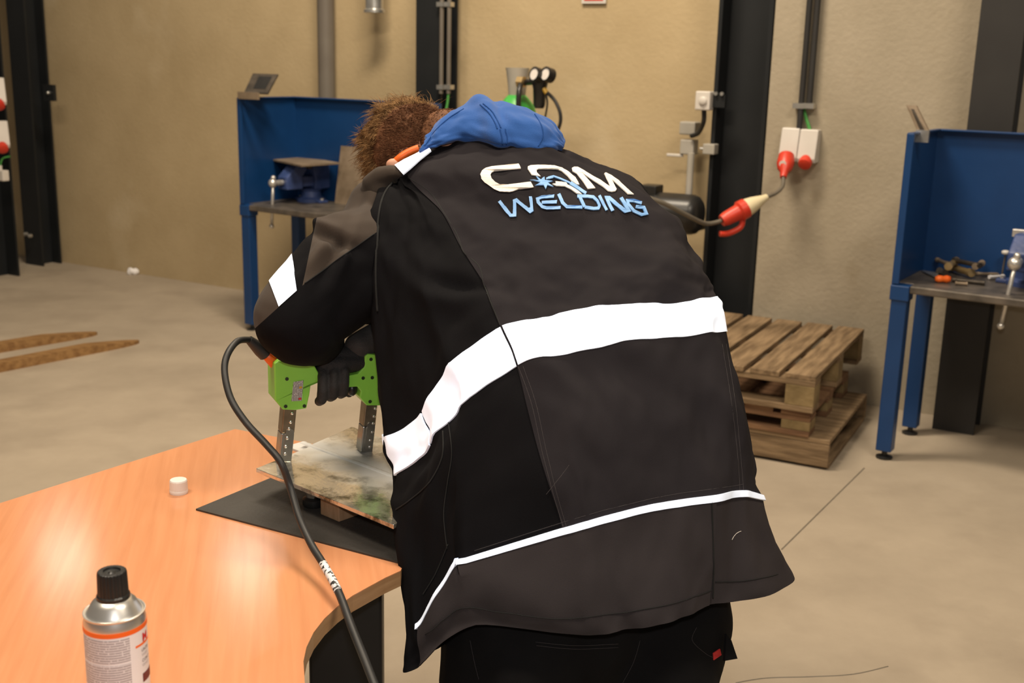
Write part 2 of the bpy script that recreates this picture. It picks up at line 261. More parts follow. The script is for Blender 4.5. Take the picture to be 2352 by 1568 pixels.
# ------------------------------------------------------------------ mesh helpers
class MB:
    def __init__(s): s.v = []; s.f = []
    def add(s, v, f):
        b = len(s.v); s.v += [Vector(p) for p in v]; s.f += [tuple(i + b for i in q) for q in f]; return s
    def box(s, lo, hi, T=None):
        x0, y0, z0 = lo; x1, y1, z1 = hi
        v = [Vector(p) for p in ((x0,y0,z0),(x1,y0,z0),(x1,y1,z0),(x0,y1,z0),(x0,y0,z1),(x1,y0,z1),(x1,y1,z1),(x0,y1,z1))]
        if T: v = [T @ p for p in v]
        return s.add(v, [(0,3,2,1),(4,5,6,7),(0,1,5,4),(1,2,6,5),(2,3,7,6),(3,0,4,7)])
    def cbox(s, lo, hi, c=0.003, T=None):
        # box with chamfered vertical and horizontal edges
        bm = bmesh.new(); bmesh.ops.create_cube(bm, size=1)
        for q in bm.verts:
            q.co = Vector(((lo[i] + hi[i]) / 2 + q.co[i] * (hi[i] - lo[i]) for i in range(3)))
        bmesh.ops.bevel(bm, geom=list(bm.edges), offset=c, segments=2, affect='EDGES', profile=0.5)
        bm.verts.index_update()
        v = [T @ q.co if T else q.co.copy() for q in bm.verts]; f = [tuple(q.index for q in k.verts) for k in bm.faces]; bm.free()
        return s.add(v, f)
    def tube(s, pts, r, n=8, cap=True):
        pts = [Vector(p) for p in pts]; k = len(pts); rs = r if isinstance(r, (list, tuple)) else [r] * k
        v = []; prev = None
        for i, p in enumerate(pts):
            t = (pts[min(i + 1, k - 1)] - pts[max(i - 1, 0)]).normalized()
            a = prev if prev is not None else Vector((0, 0, 1)) if abs(t.z) < 0.9 else Vector((1, 0, 0))
            a = (a - t * a.dot(t)).normalized(); prev = a; b = t.cross(a)
            for j in range(n):
                an = 2 * pi * j / n; v.append(p + (a * cos(an) + b * sin(an)) * rs[i])
        f = [(i * n + j, i * n + (j + 1) % n, (i + 1) * n + (j + 1) % n, (i + 1) * n + j) for i in range(k - 1) for j in range(n)]
        if cap: f += [tuple(range(n - 1, -1, -1)), tuple((k - 1) * n + j for j in range(n))]
        return s.add(v, f)
    def lathe(s, prof, n=24, T=None):
        v = [Vector((r * cos(2 * pi * j / n), r * sin(2 * pi * j / n), z)) for r, z in prof for j in range(n)]
        if T: v = [T @ p for p in v]
        k = len(prof)
        f = [(i * n + j, i * n + (j + 1) % n, (i + 1) * n + (j + 1) % n, (i + 1) * n + j) for i in range(k - 1) for j in range(n)]
        f += [tuple(range(n - 1, -1, -1)), tuple((k - 1) * n + j for j in range(n))]
        return s.add(v, f)
    def prism(s, poly, h, T=None):
        # poly: 2D outline (x,y); extruded z 0..h
        n = len(poly); v = [Vector((x, y, 0)) for x, y in poly] + [Vector((x, y, h)) for x, y in poly]
        tr = tessellate_polygon([[Vector((x, y, 0)) for x, y in poly]])
        f = []
        for a, b, c in tr:
            nrm = (v[b] - v[a]).cross(v[c] - v[a]).z
            if nrm < 0: b, c = c, b
            f += [(a, c, b), (a + n, b + n, c + n)]
        ar = sum(poly[i][0] * poly[(i + 1) % n][1] - poly[(i + 1) % n][0] * poly[i][1] for i in range(n))
        for i in range(n):
            j = (i + 1) % n
            f.append((i, j, j + n, i + n) if ar > 0 else (j, i, i + n, j + n))
        if T: v = [T @ p for p in v]
        return s.add(v, f)
    def ball(s, c, r, seg=16, rings=10, T=None):
        if not isinstance(r, (tuple, list)): r = (r, r, r)
        v = []; f = []
        for i in range(rings + 1):
            th = pi * i / rings
            for j in range(seg):
                an = 2 * pi * j / seg
                p = Vector((r[0] * sin(th) * cos(an), r[1] * sin(th) * sin(an), r[2] * cos(th)))
                v.append(Vector(c) + (T @ p if T else p))
        for i in range(rings):
            for j in range(seg):
                f.append((i * seg + j, (i + 1) * seg + j, (i + 1) * seg + (j + 1) % seg, i * seg + (j + 1) % seg))
        return s.add(v, f)

WM = {}
def mesh_from(name, v, f):
    me = bpy.data.meshes.new(name); me.from_pydata([tuple(p) for p in v], [], f); me.update(); return me
def obj(name, mb, mat, parent=None, smooth=False, world=True, label=None, bevel=0, autosm=None):
    PMt = WM.get(parent.name, Matrix.Identity(4)) if parent else Matrix.Identity(4)
    v = mb.v
    if world and parent: inv = PMt.inverted(); v = [inv @ p for p in v]
    me = mesh_from(name, v, mb.f)
    if isinstance(mat, str): mat = M[mat]
    me.materials.append(mat)
    if smooth: me.polygons.foreach_set('use_smooth', [True] * len(me.polygons))
    o = bpy.data.objects.new(name, me); COL.objects.link(o)
    if parent: o.parent = parent
    WM[o.name] = PMt
    if autosm and smooth: me.set_sharp_from_angle(angle=radians(autosm))
    if label: o['label'] = label
    if bevel:
        b = o.modifiers.new('bevel', 'BEVEL'); b.width = bevel; b.segments = 2; b.limit_method = 'ANGLE'
    return o
def thing(name, label, cat, loc=(0, 0, 0), rz=0.0, group=None):
    o = bpy.data.objects.new(name, None); COL.objects.link(o); o.empty_display_size = 0.05
    o.location = loc; o.rotation_euler = (0, 0, rz)
    WM[o.name] = Matrix.Translation(Vector(loc)) @ Matrix.Rotation(rz, 4, 'Z')
    o['label'] = label; o['category'] = cat
    if group: o['group'] = group
    return o
def tag(o, label, cat, group=None):
    o['label'] = label; o['category'] = cat
    if group: o['group'] = group
    return o
def struct(o, label=None):
    o['kind'] = 'structure'
    if label: o['label'] = label
    return o
def FR(origin, xd, yd=None):
    # frame matrix with local x along xd (horizontal), z up
    x = Vector(xd).normalized(); z = Vector((0, 0, 1)); y = z.cross(x)
    return Matrix(((x.x, y.x, z.x, origin[0]), (x.y, y.y, z.y, origin[1]), (x.z, y.z, z.z, origin[2]), (0, 0, 0, 1)))
def frame(o, x, y, z):
    return Matrix(((x.x, y.x, z.x, o[0]), (x.y, y.y, z.y, o[1]), (x.z, y.z, z.z, o[2]), (0, 0, 0, 1)))
def axisT(p, d):
    z = Vector(d).normalized(); a = Vector((0, 0, 1)) if abs(z.z) < 0.9 else Vector((1, 0, 0))
    x = a.cross(z).normalized(); y = z.cross(x); return frame(p, x, y, z)
def crv(pts, n=8):
    # Catmull-Rom through points
    P = [Vector(p) for p in pts]; out = []
    for i in range(len(P) - 1):
        a = P[max(i - 1, 0)]; b = P[i]; c = P[i + 1]; d = P[min(i + 2, len(P) - 1)]
        for k in range(n):
            t = k / n; out.append(0.5 * (2 * b + (c - a) * t + (2 * a - 5 * b + 4 * c - d) * t * t + (3 * b - a - 3 * c + d) * t ** 3))
    out.append(P[-1]); return out

# ------------------------------------------------------------------ room shell
AW = radians(-29.5); wdir = Vector((cos(AW), sin(AW), 0)); wn = Vector((sin(AW), -cos(AW), 0))   # wn points into the hall
WL = Vector((-2.766, 8.135, 0)); WR = Vector((1.95, 5.10, 0))
def onwall(px, py, base, off=0.0):
    d = ray(px, py); q = base + wn * off
    return CAM + d * ((q - CAM).dot(wn) / d.dot(wn))
fl = MB().box((-14, -5, -0.1), (11, 16, 0))
floor = struct(obj('floor', fl, 'floor'), 'smooth tan concrete workshop floor')
TW = FR(WL, wdir)
STEP = 5.15
wl = MB().box((-13, 0, 0), (STEP, 0.25, 6.5), TW)
struct(obj('wall_left', wl, 'wall'), 'tan yellow concrete rear wall')
TR_ = FR(WR, wdir)
x0r = (onwall(1745, 500, WR) - WR).dot(wdir)
wr = MB().box((x0r, 0, 0), (9.0, 0.25, 6.5), TR_)
struct(obj('wall_right', wr, 'wall2'), 'grey beige concrete wall behind the pallets')
# thin expansion joints cut in the slab
def joint(p, q):
    a, b = G(*p), G(*q); return MB().tube([a + Vector((0, 0, 0.0003)), b + Vector((0, 0, 0.0003))], 0.0022, 5)
j = obj('trim_1', joint((1795, 1262), (1985, 1075)), 'cable_grey'); struct(j, 'dark joint line in the floor')
pts = [G(*p) + Vector((0, 0, 0.0003)) for p in ((1690, 1568), (1760, 1557), (1860, 1554), (1960, 1548), (2040, 1530))]
j = obj('trim_2', MB().tube(crv(pts), 0.0015, 5), 'cable_grey'); struct(j, 'hairline crack in the floor')

# ------------------------------------------------------------------ steel columns
def hbeam(name, label, base, w, d, tf, tw, mat, web_par=False, h=6.4):
    """H-section column. web_par: web parallel to the wall, flanges perpendicular."""
    t = thing(name, label, 'column', base, AW)
    if web_par:
        obj('flange', MB().box((-w/2, -d/2, 0), (-w/2 + tf, d/2, h)), mat, t, world=False)
        obj('flange', MB().box((w/2 - tf, -d/2, 0), (w/2, d/2, h)), mat, t, world=False)
        obj('web', MB().box((-w/2 + tf, -tw/2, 0), (w/2 - tf, tw/2, h)), mat, t, world=False)
    else:
        obj('flange', MB().box((-w/2, -d/2, 0), (w/2, -d/2 + tf, h)), mat, t, world=False)
        obj('flange', MB().box((-w/2, d/2 - tf, 0), (w/2, d/2, h)), mat, t, world=False)
        obj('web', MB().box((-tw/2, -d/2 + tf, 0), (tw/2, d/2 - tf, h)), mat, t, world=False)
    return t
ps = MB
# far left pair
cb = onwall(101, 600, WL, 0.12); cb.z = 0
colB = hbeam('steel_column', 'tall black steel column against tan wall, with small square bracket', cb, 0.185, 0.17, 0.015, 0.012, 'beam')
p = onwall(116, 213, WL, 0.26)
b = obj('bracket', MB().box((-0.06, -0.012, -0.055), (0.045, 0.012, 0.055), FR(p, wdir)), 'beam', colB)
obj('bolt', MB().lathe([(0.012, 0), (0.012, 0.012), (0.006, 0.018)], 8, axisT(p + wn * 0.012, wn)), 'galv', b)
for py in (537, 541):
    p = onwall(62 if py == 537 else 72, py, WL, 0.255)
    obj('bolt', MB().lathe([(0.014, 0), (0.014, 0.02), (0.006, 0.026)], 8, axisT(p, wn)), 'galv', colB)
ca = G(-8, 634)
colA = hbeam('steel_column', 'black steel column at the left picture edge carrying red and white sockets', ca, 0.24, 0.2, 0.015, 0.012, 'beam')
colD_b = onwall(1000, 560, WL, 0.13); colD_b.z = 0
colD = hbeam('steel_column', 'dark steel column behind the head of the worker, with two thin conduits', colD_b, 0.17, 0.17, 0.014, 0.010, 'beam')
colE_b = onwall(1700, 500, WL, 0.16); colE_b.z = 0
colE = hbeam('steel_column', 'wide black steel column between tan wall and grey wall', colE_b, 0.27, 0.26, 0.020, 0.012, 'beam', web_par=True)
colF_b = onwall(2230, 700, WR, 0.12); colF_b.z = 0
colF = hbeam('steel_column', 'dark grey steel column behind the right blue workbench', colF_b, 0.175, 0.19, 0.016, 0.012, 'beam_grey')

def conduit(name, label, p0, p1, r, mat, clamps=(), grp=None):
    t = thing(name, label, 'conduit', p0, 0, grp)
    obj('pipe', MB().tube([p0, p1], r, 12), mat, t, smooth=True, autosm=50)
    for c in clamps:
        obj('clamp', MB().box((-r * 1.8, -r * 1.2, -0.012), (r * 1.8, r * 2.2, 0.012), FR(c, wdir)), 'galv', t)
    return t
# grey downpipe at the tan wall
a = onwall(749, 100, WL, 0.075); a0 = a.copy(); a0.z = 0; a1 = a.copy(); a1.z = 6.2
conduit('downpipe', 'wide brown grey round downpipe on tan wall above left workbench', a0, a1, 0.052, 'pipe_grey')
# conduits on column D
for i, (px, lb) in enumerate(((1013, 'thin grey conduit on dark column, nearer the duct end'), (1030, 'thin grey conduit on dark column, nearer the gas bottle'))):
    a = onwall(px, 60, WL, 0.235); lo = onwall(px, 215, WL, 0.235); a1 = lo.copy(); a1.z = 6.2
    conduit('cable_conduit', lb, lo, a1, 0.012, 'pipe_grey', [onwall(px, 10, WL, 0.235), onwall(px, 200, WL, 0.235)], 'conduits on the dark column')
    if i:
        q = [lo, lo + Vector((-0.01, 0, -0.08)), lo + Vector((-0.04, 0, -0.16))]
        tag(obj('earth_wire', MB().tube(crv(q), 0.007, 6), 'green_wire'), 'short green earth wire hanging below the conduit on dark column', 'wire')
# duct end
a = onwall(860, 25, WL, 0.16); hi = a + Vector((0, 0, 1.2))
t = thing('duct_pipe', 'silver round duct end hanging at the top edge before tan wall', 'duct', a)
obj('pipe', MB().lathe([(0.052, 0.0), (0.052, 4.5)], 28, Matrix.Translation(a)), 'galv', t, smooth=True, autosm=40)
obj('rim', MB().lathe([(0.05, -0.012), (0.062, -0.010), (0.062, 0.006), (0.053, 0.012)], 28, Matrix.Translation(a)), 'galv', t, smooth=True, autosm=40)
# red sign
a = onwall(1364, 8, WL, 0.012); T = FR(a, wdir)
t = thing('wall_sign', 'red sign with white border at the top edge on tan wall', 'sign', a)
obj('board', MB().box((-0.071, -0.004, 0), (0.071, 0.006, 0.2), T), 'white_plastic', t)
obj('red_field', MB().box((-0.056, -0.006, 0.014), (0.056, -0.004, 0.186), T), 'sign_red', t)

# ------------------------------------------------------------------ sockets
def socket(name, label, p, s=1.0, grp='industrial sockets', face=None):
    T = FR(p, (-face).cross(Vector((0, 0, 1))) if face else wdir) @ Matrix.Scale(s, 4)
    t = thing(name, label, 'socket', p, 0, grp)
    # sloping front housing
    prof = [(0.0, 0.0), (0.0, 0.165), (-0.055, 0.165), (-0.085, 0.02), (-0.075, 0.0)]
    bm = MB(); v = []
    for x in (-0.046, 0.046):
        for y, z in prof: v.append(T @ Vector((x, y, z)))
    n = len(prof)
    bm.add(v, [tuple(range(n)), tuple(range(2 * n - 1, n - 1, -1))] + [(i, i + n, (i + 1) % n + n, (i + 1) % n) for i in range(n)])
    obj('housing', bm, 'white_plastic', t, bevel=0.004)
    Ts = T @ frame(Vector((0, -0.055, 0.02)), Vector((1, 0, 0)), Vector((0, -0.55, 0.84)).normalized() * -1, Vector((0, -0.84, -0.55)))
    obj('red_lid', MB().lathe([(0.030, -0.01), (0.034, 0.03), (0.032, 0.05), (0.02, 0.056)], 20, Ts), 'red_plastic', t, smooth=True, autosm=40)
    return t
sA = onwall(1818, 368, WR, 0.0); sB = onwall(1860, 372, WR, 0.0)
socket('wall_socket', 'left one of two white wall sockets, with the red plug in it', sA, 0.92)
socket('wall_socket', 'right one of two white wall sockets with red lid, below green wire', sB, 0.92)
for px, lb, yb in ((1835, 'dark conduit on grey wall ending at the left socket', 305), (1858, 'dark conduit on grey wall above the green wire', 250)):
    lo = onwall(px, yb, WR, 0.034); hi = lo.copy(); hi.z = 6.2
    conduit('cable_conduit', lb, lo, hi, 0.014, 'beam_grey', [onwall(px, 243, WR, 0.034)], 'conduits above the sockets')
q = [onwall(1846, 250, WR, 0.02), onwall(1853, 275, WR, 0.02), onwall(1863, 306, WR, 0.02)]
tag(obj('earth_wire', MB().tube(crv(q), 0.008, 6), 'green_wire'), 'green earth wire running into the right wall socket', 'wire')
# left edge sockets on column A
for px, py, lb in ((-8, 240, 'upper red and white socket on the column at left picture edge'), (0, 338, 'lower red and white socket on the column at left picture edge')):
    d = ray(px, py); q = ca + wn * 0.115; p = CAM + d * ((q - CAM).dot(wn) / d.dot(wn))
    socket('wall_socket', lb, p, 1.05, face=(wdir * 0.9 + wn * 0.45).normalized())
q = ca + wn * 0.12; d = ray(12, 402); p = CAM + d * ((q - CAM).dot(wn) / d.dot(wn))
t = thing('junction_box', 'small white junction box under the sockets at left picture edge', 'box', p)
obj('box', MB().cbox((-0.042, -0.05, -0.035), (0.042, 0, 0.035), 0.006, FR(p, wdir)), 'white_plastic', t)
obj('gland', MB().lathe([(0.012, 0), (0.012, 0.035)], 10, Matrix.Translation(p + Vector((-0.02, -0.02, 0.03)))), 'white_plastic', t)
q = [p + Vector((-0.02, -0.02, 0.06)), p + Vector((0.0, -0.02, 0.11)), p + Vector((0.05, -0.02, 0.125))]
tag(obj('earth_wire', MB().tube(crv(q), 0.005, 6), 'green_wire'), 'thin green wire above the junction box at left edge', 'wire')

# plug, cables and coupling at grey wall
pg = onwall(1804, 375, WR, 0.16)
t = thing('power_plug', 'red round plug with pale cap under the left wall socket', 'plug', pg)
ax = (onwall(1800, 405, WR, 0.2) - onwall(1808, 350, WR, 0.1)).normalized()
obj('body', MB().lathe([(0.020, -0.05), (0.036, -0.045), (0.040, 0.0), (0.034, 0.03), (0.020, 0.05), (0.015, 0.085)], 18, axisT(pg, ax)), 'red_plastic', t, smooth=True, autosm=45)
obj('cap_disc', MB().lathe([(0.016, 0), (0.016, 0.006)], 12, axisT(pg + wn * 0.038, wn)), 'white_plastic', t)
c1 = onwall(1762, 452, WR, 0.40); c0 = onwall(1658, 507, WR, 0.55)
q = [pg + ax * 0.08, onwall(1797, 428, WR, 0.26), onwall(1782, 443, WR, 0.33), c1]
tag(obj('power_cable', MB().tube(crv(q), 0.009, 8), 'cable_grey', smooth=True), 'short grey cable between red plug and red cream coupling', 'cable')
ax = (c0 - c1).normalized(); L = (c0 - c1).length
t = thing('cable_coupling', 'red and cream cable coupling hanging in front of black column', 'connector', (c0 + c1) / 2)
obj('cream_body', MB().lathe([(0.014, 0), (0.018, 0.02), (0.034, 0.07), (0.040, 0.10), (0.040, L * 0.48)], 18, axisT(c1, ax)), 'cream_plastic', t, smooth=True, autosm=35)
obj('red_body', MB().lathe([(0.045, L * 0.47), (0.046, L * 0.60), (0.036, L * 0.64), (0.032, L * 0.9), (0.026, L)], 18, axisT(c1, ax)), 'red_plastic', t, smooth=True, autosm=35)
dn = Vector((0, 0, -1))
m0 = c1 + ax * L * 0.52
obj('lid', MB().tube(crv([m0 + dn * 0.04, m0 + dn * 0.075 + ax * 0.01, m0 + dn * 0.075 + ax * 0.07, m0 + dn * 0.055 + ax * 0.12]), 0.013, 8), 'red_plastic', t, smooth=True)
q = [c0, onwall(1620, 513, WR, 0.62), onwall(1570, 490, WR, 0.75), onwall(1520, 465, WR, 0.85), onwall(1440, 440, WR, 0.95)]
tag(obj('power_cable', MB().tube(crv(q), 0.010, 8), 'cable_grey', smooth=True), 'grey cable from the coupling going behind the worker', 'cable')

# switch box and junction boxes near black column
p = onwall(1620, 231, WL, 0.31)
t = thing('switch_box', 'square white switch box fixed to black column', 'switch', p)
T = FR(p, wdir)
obj('box', MB().cbox((-0.038, -0.04, -0.045), (0.038, 0.02, 0.045), 0.006, T), 'white_plastic', t)
obj('button', MB().lathe([(0.02, 0), (0.02, 0.008), (0.015, 0.012)], 18, axisT(T @ Vector((0.004, -0.04, 0)), wn)), 'white_plastic', t, smooth=True, autosm=40)
br = obj('bracket', MB().box((0.03, 0.0, -0.03), (0.10, 0.02, 0.03), T), 'beam', t)
for dx in (0.055, 0.085):
    obj('bolt', MB().lathe([(0.009, 0), (0.009, 0.014)], 8, axisT(T @ Vector((dx, 0.0, 0.035)), wn)), 'galv', br)
p = onwall(1588, 318, WL, 0.12); T = FR(p, wdir)
t = thing('junction_box', 'grey pair of junction boxes on tan wall above vertical pipe', 'box', p)
obj('upper_box', MB().cbox((-0.05, -0.05, 0.02), (0.035, 0.03, 0.085), 0.006, T), 'grey_plastic', t)
obj('lower_box', MB().cbox((-0.045, -0.04, -0.08), (0.03, 0.03, -0.005), 0.006, T), 'grey_plastic', t)
obj('lever', MB().cbox((-0.12, -0.03, -0.095), (-0.03, -0.015, -0.08), 0.004, T), 'white_plastic', t)
q = [onwall(1617, 252, WL, 0.29), onwall(1616, 280, WL, 0.28), onwall(1604, 305, WL, 0.2), onwall(1588, 312, WL, 0.17)]
tag(obj('power_cable', MB().tube(crv(q), 0.012, 8), 'black_rubber', smooth=True), 'short black cable from switch box to grey junction boxes', 'cable')
p = onwall(1632, 342, WL, 0.30)
t = thing('beam_clamp', 'small grey steel clamp on the edge of black column', 'clamp', p); T = FR(p, wdir)
obj('jaw', MB().cbox((-0.03, -0.03, -0.025), (0.03, 0.03, 0.025), 0.004, T), 'grey_plastic', t)
obj('bolt', MB().tube([T @ Vector((-0.05, -0.01, 0)), T @ Vector((-0.02, -0.01, 0))], 0.008, 8), 'galv', t)

# black tank on a stand with vertical pipe
tc_ = onwall(1556, 490, WL, 0.45)
t = thing('air_tank', 'black horizontal air tank with grey pipe rising from it, half behind the worker', 'tank', (tc_.x, tc_.y, tc_.z - 0.11))
xe = (onwall(1612, 490, WL, 0.45) - tc_).length
R_ = 0.098
prof = [(0.02, xe), (0.07, xe - 0.008), (0.09, xe - 0.025), (R_, xe - 0.05), (R_, -0.40), (0.09, -0.425), (0.05, -0.45), (0.01, -0.455)]
obj('vessel', MB().lathe(prof, 28, axisT(tc_, wdir)), 'black_plastic', t, smooth=True, autosm=60)
for dx in (0.02, -0.33):
    b = tc_ + wdir * dx
    obj('wall_bracket', MB().cbox((-0.012, -0.02, -R_ - 0.012), (0.012, 0.446, -R_ + 0.012), 0.002, FR(b, wdir)), 'black_plastic', t)
obj('pressure_switch', MB().cbox((-0.19, -0.05, 0.08), (-0.10, 0.05, 0.13), 0.006, FR(tc_, wdir)), 'black_plastic', t)
b0 = onwall(1581, 462, WL, 0.40); b1 = onwall(1590, 352, WL, 0.16); b1 = Vector((b0.x, b0.y, b1.z + 0.02))
obj('riser_pipe', MB().tube([b0 - Vector((0, 0, 0.06)), b1], 0.017, 12), 'grey_plastic', t, smooth=True, autosm=50)

# gas cylinder with regulator
gp = onwall(1188, 200, WL, 0.45)
gz = gp.z
t = thing('gas_cylinder', 'gas bottle with green shoulder and grey valve guard behind the blue hood', 'gas cylinder', (gp.x, gp.y, 0))
Tz = Matrix.Translation(Vector((gp.x, gp.y, 0)))
zs = gz - 0.04
obj('bottle', MB().lathe([(0.08, 0), (0.112, 0.02), (0.115, 0.05), (0.115, zs - 0.16)], 28, Tz), 'grey_plastic', t, smooth=True, autosm=50)
obj('shoulder', MB().lathe([(0.115, zs - 0.16), (0.108, zs - 0.10), (0.088, zs - 0.05), (0.06, zs - 0.015), (0.045, zs)], 28, Tz), 'green_paint', t, smooth=True, autosm=50)
obj('sticker', MB().lathe([(0.113, zs - 0.112), (0.104, zs - 0.085), (0.103, zs - 0.085), (0.111, zs - 0.112)], 28, Tz), 'label', t)
obj('valve_guard', MB().lathe([(0.044, zs - 0.005), (0.050, zs + 0.06), (0.062, zs + 0.137), (0.057, zs + 0.137), (0.045, zs + 0.05), (0.04, zs)], 28, Tz), 'grey_plastic', t, smooth=True, autosm=50)
rp = onwall(1240, 195, WL, 0.55)
t2 = thing('gas_regulator', 'black gas regulator with two round white gauges beside the gas bottle', 'regulator', rp)
obj('body', MB().lathe([(0.022, -0.115), (0.030, -0.10), (0.034, -0.02), (0.046, 0.03), (0.03, 0.06)], 18, Matrix.Translation(rp)), 'black_plastic', t2, smooth=True, autosm=40)
obj('inlet', MB().tube([rp + Vector((0, 0, 0.02)), onwall(1200, 190, WL, 0.50)], 0.016, 10), 'black_plastic', t2)
obj('nut', MB().lathe([(0.030, -0.015), (0.030, 0.02)], 6, axisT(onwall(1196, 188, WL, 0.52), wdir)), 'brass', t2)
gd = (wn + Vector((0, 0, 0.25)) - wdir * 0.35).normalized()
for px in (1230, 1256):
    c = onwall(px, 171, WL, 0.60)
    g = obj('gauge_case', MB().lathe([(0.020, -0.035), (0.037, -0.03), (0.037, 0.012), (0.030, 0.014), (0.030, 0.006)], 24, axisT(c, gd)), 'black_plastic', t2, smooth=True, autosm=40)
    obj('gauge_face', MB().lathe([(0.0295, 0.004), (0.0295, 0.009)], 24, axisT(c, gd)), 'gauge', g)
obj('hose_fitting', MB().tube([onwall(1249, 203, WL, 0.56), onwall(1256, 214, WL, 0.56)], 0.012, 8), 'yellow', t2)
q = [onwall(1256, 212, WL, 0.56), onwall(1275, 232, WL, 0.56), onwall(1287, 262, WL, 0.56), onwall(1284, 292, WL, 0.55), onwall(1262, 330, WL, 0.5)]
tag(obj('gas_hose', MB().tube(crv(q), 0.0095, 8), 'black_rubber', smooth=True), 'thick black gas hose curving down from yellow fitting', 'hose')
q = [onwall(1254, 214, WL, 0.56), onwall(1257, 240, WL, 0.55), onwall(1250, 280, WL, 0.5)]
tag(obj('gas_hose', MB().tube(crv(q), 0.005, 8), 'black_rubber', smooth=True), 'thin dark hose hanging straight down under the regulator', 'hose')
q = [onwall(1196, 190, WL, 0.53), onwall(1192, 215, WL, 0.57), onwall(1190, 260, WL, 0.57)]
tag(obj('gas_hose', MB().tube(crv(q), 0.014, 8), 'black_plastic', smooth=True), 'black hose in front of the green bottle shoulder', 'hose')

# ------------------------------------------------------------------ blue workbenches
AB = radians(-33)
BW, BD, BT, BH = 1.06, 0.46, 0.73, 1.315
def bench(label, origin):
    t = thing('welding_bench', label, 'workbench', origin, AB, 'blue workbenches')
    lw = 0.062
    for x in (0, BW - lw):
        for y in (0, BD - lw):
            lg = obj('leg', MB().cbox((x, y, 0.035), (x + lw, y + lw, BT - 0.05), 0.004), 'blue', t, world=False)
            obj('levelling_foot', MB().lathe([(0.034, 0), (0.034, 0.008), (0.012, 0.016), (0.010, 0.045)], 16, Matrix.Translation((x + lw/2, y + lw/2, 0))), 'black_plastic', lg, world=False)
            obj('corner_cap', MB().cbox((x - 0.006, y - 0.006, BT - 0.065), (x + lw + 0.006, y + lw + 0.006, BT - 0.004), 0.004), 'blue', t, world=False)
    obj('table_top', MB().cbox((lw + 0.006, -0.004, BT - 0.032), (BW - lw - 0.006, BD, BT), 0.006), 'steel_top', t, world=False)
    obj('table_edge', MB().cbox((0.004, lw, BT - 0.030), (BW - 0.004, BD - lw, BT - 0.001), 0.004), 'steel_top', t, world=False)
    for nm, a, b in (('rear_panel', (0, BD - 0.004, BT - 0.02), (BW, BD + 0.004, BH)), ('side_panel', (-0.004, 0, BT - 0.02), (0.004, BD, BH)), ('side_panel', (BW - 0.004, 0, BT - 0.02), (BW + 0.004, BD, BH))):
        obj(nm, MB().box(a, b), 'blue', t, world=False)
    obj('panel_lip', MB().cbox((0.0, BD - 0.035, BH - 0.004), (BW, BD + 0.004, BH + 0.004), 0.002), 'blue', t, world=False)
    for x in (0.0, BW - 0.022):
        obj('panel_lip', MB().cbox((x - 0.002, 0, BH - 0.004), (x + 0.022, BD - 0.035, BH + 0.004), 0.002), 'blue', t, world=False)
        obj('front_post', MB().cbox((x - 0.002, -0.002, BT), (x + 0.024, 0.014, BH), 0.002), 'blue', t, world=False)
    return t
oL = G(562, 757); oR = G(2008, 1052)
bL = bench('blue steel workbench with vise and leaning plates behind the worker', oL)
bR = bench('blue steel workbench at right edge with tools scattered on it', oR)
TL = Matrix.Translation(oL) @ Matrix.Rotation(AB, 4, 'Z'); TRb = Matrix.Translation(oR) @ Matrix.Rotation(AB, 4, 'Z')

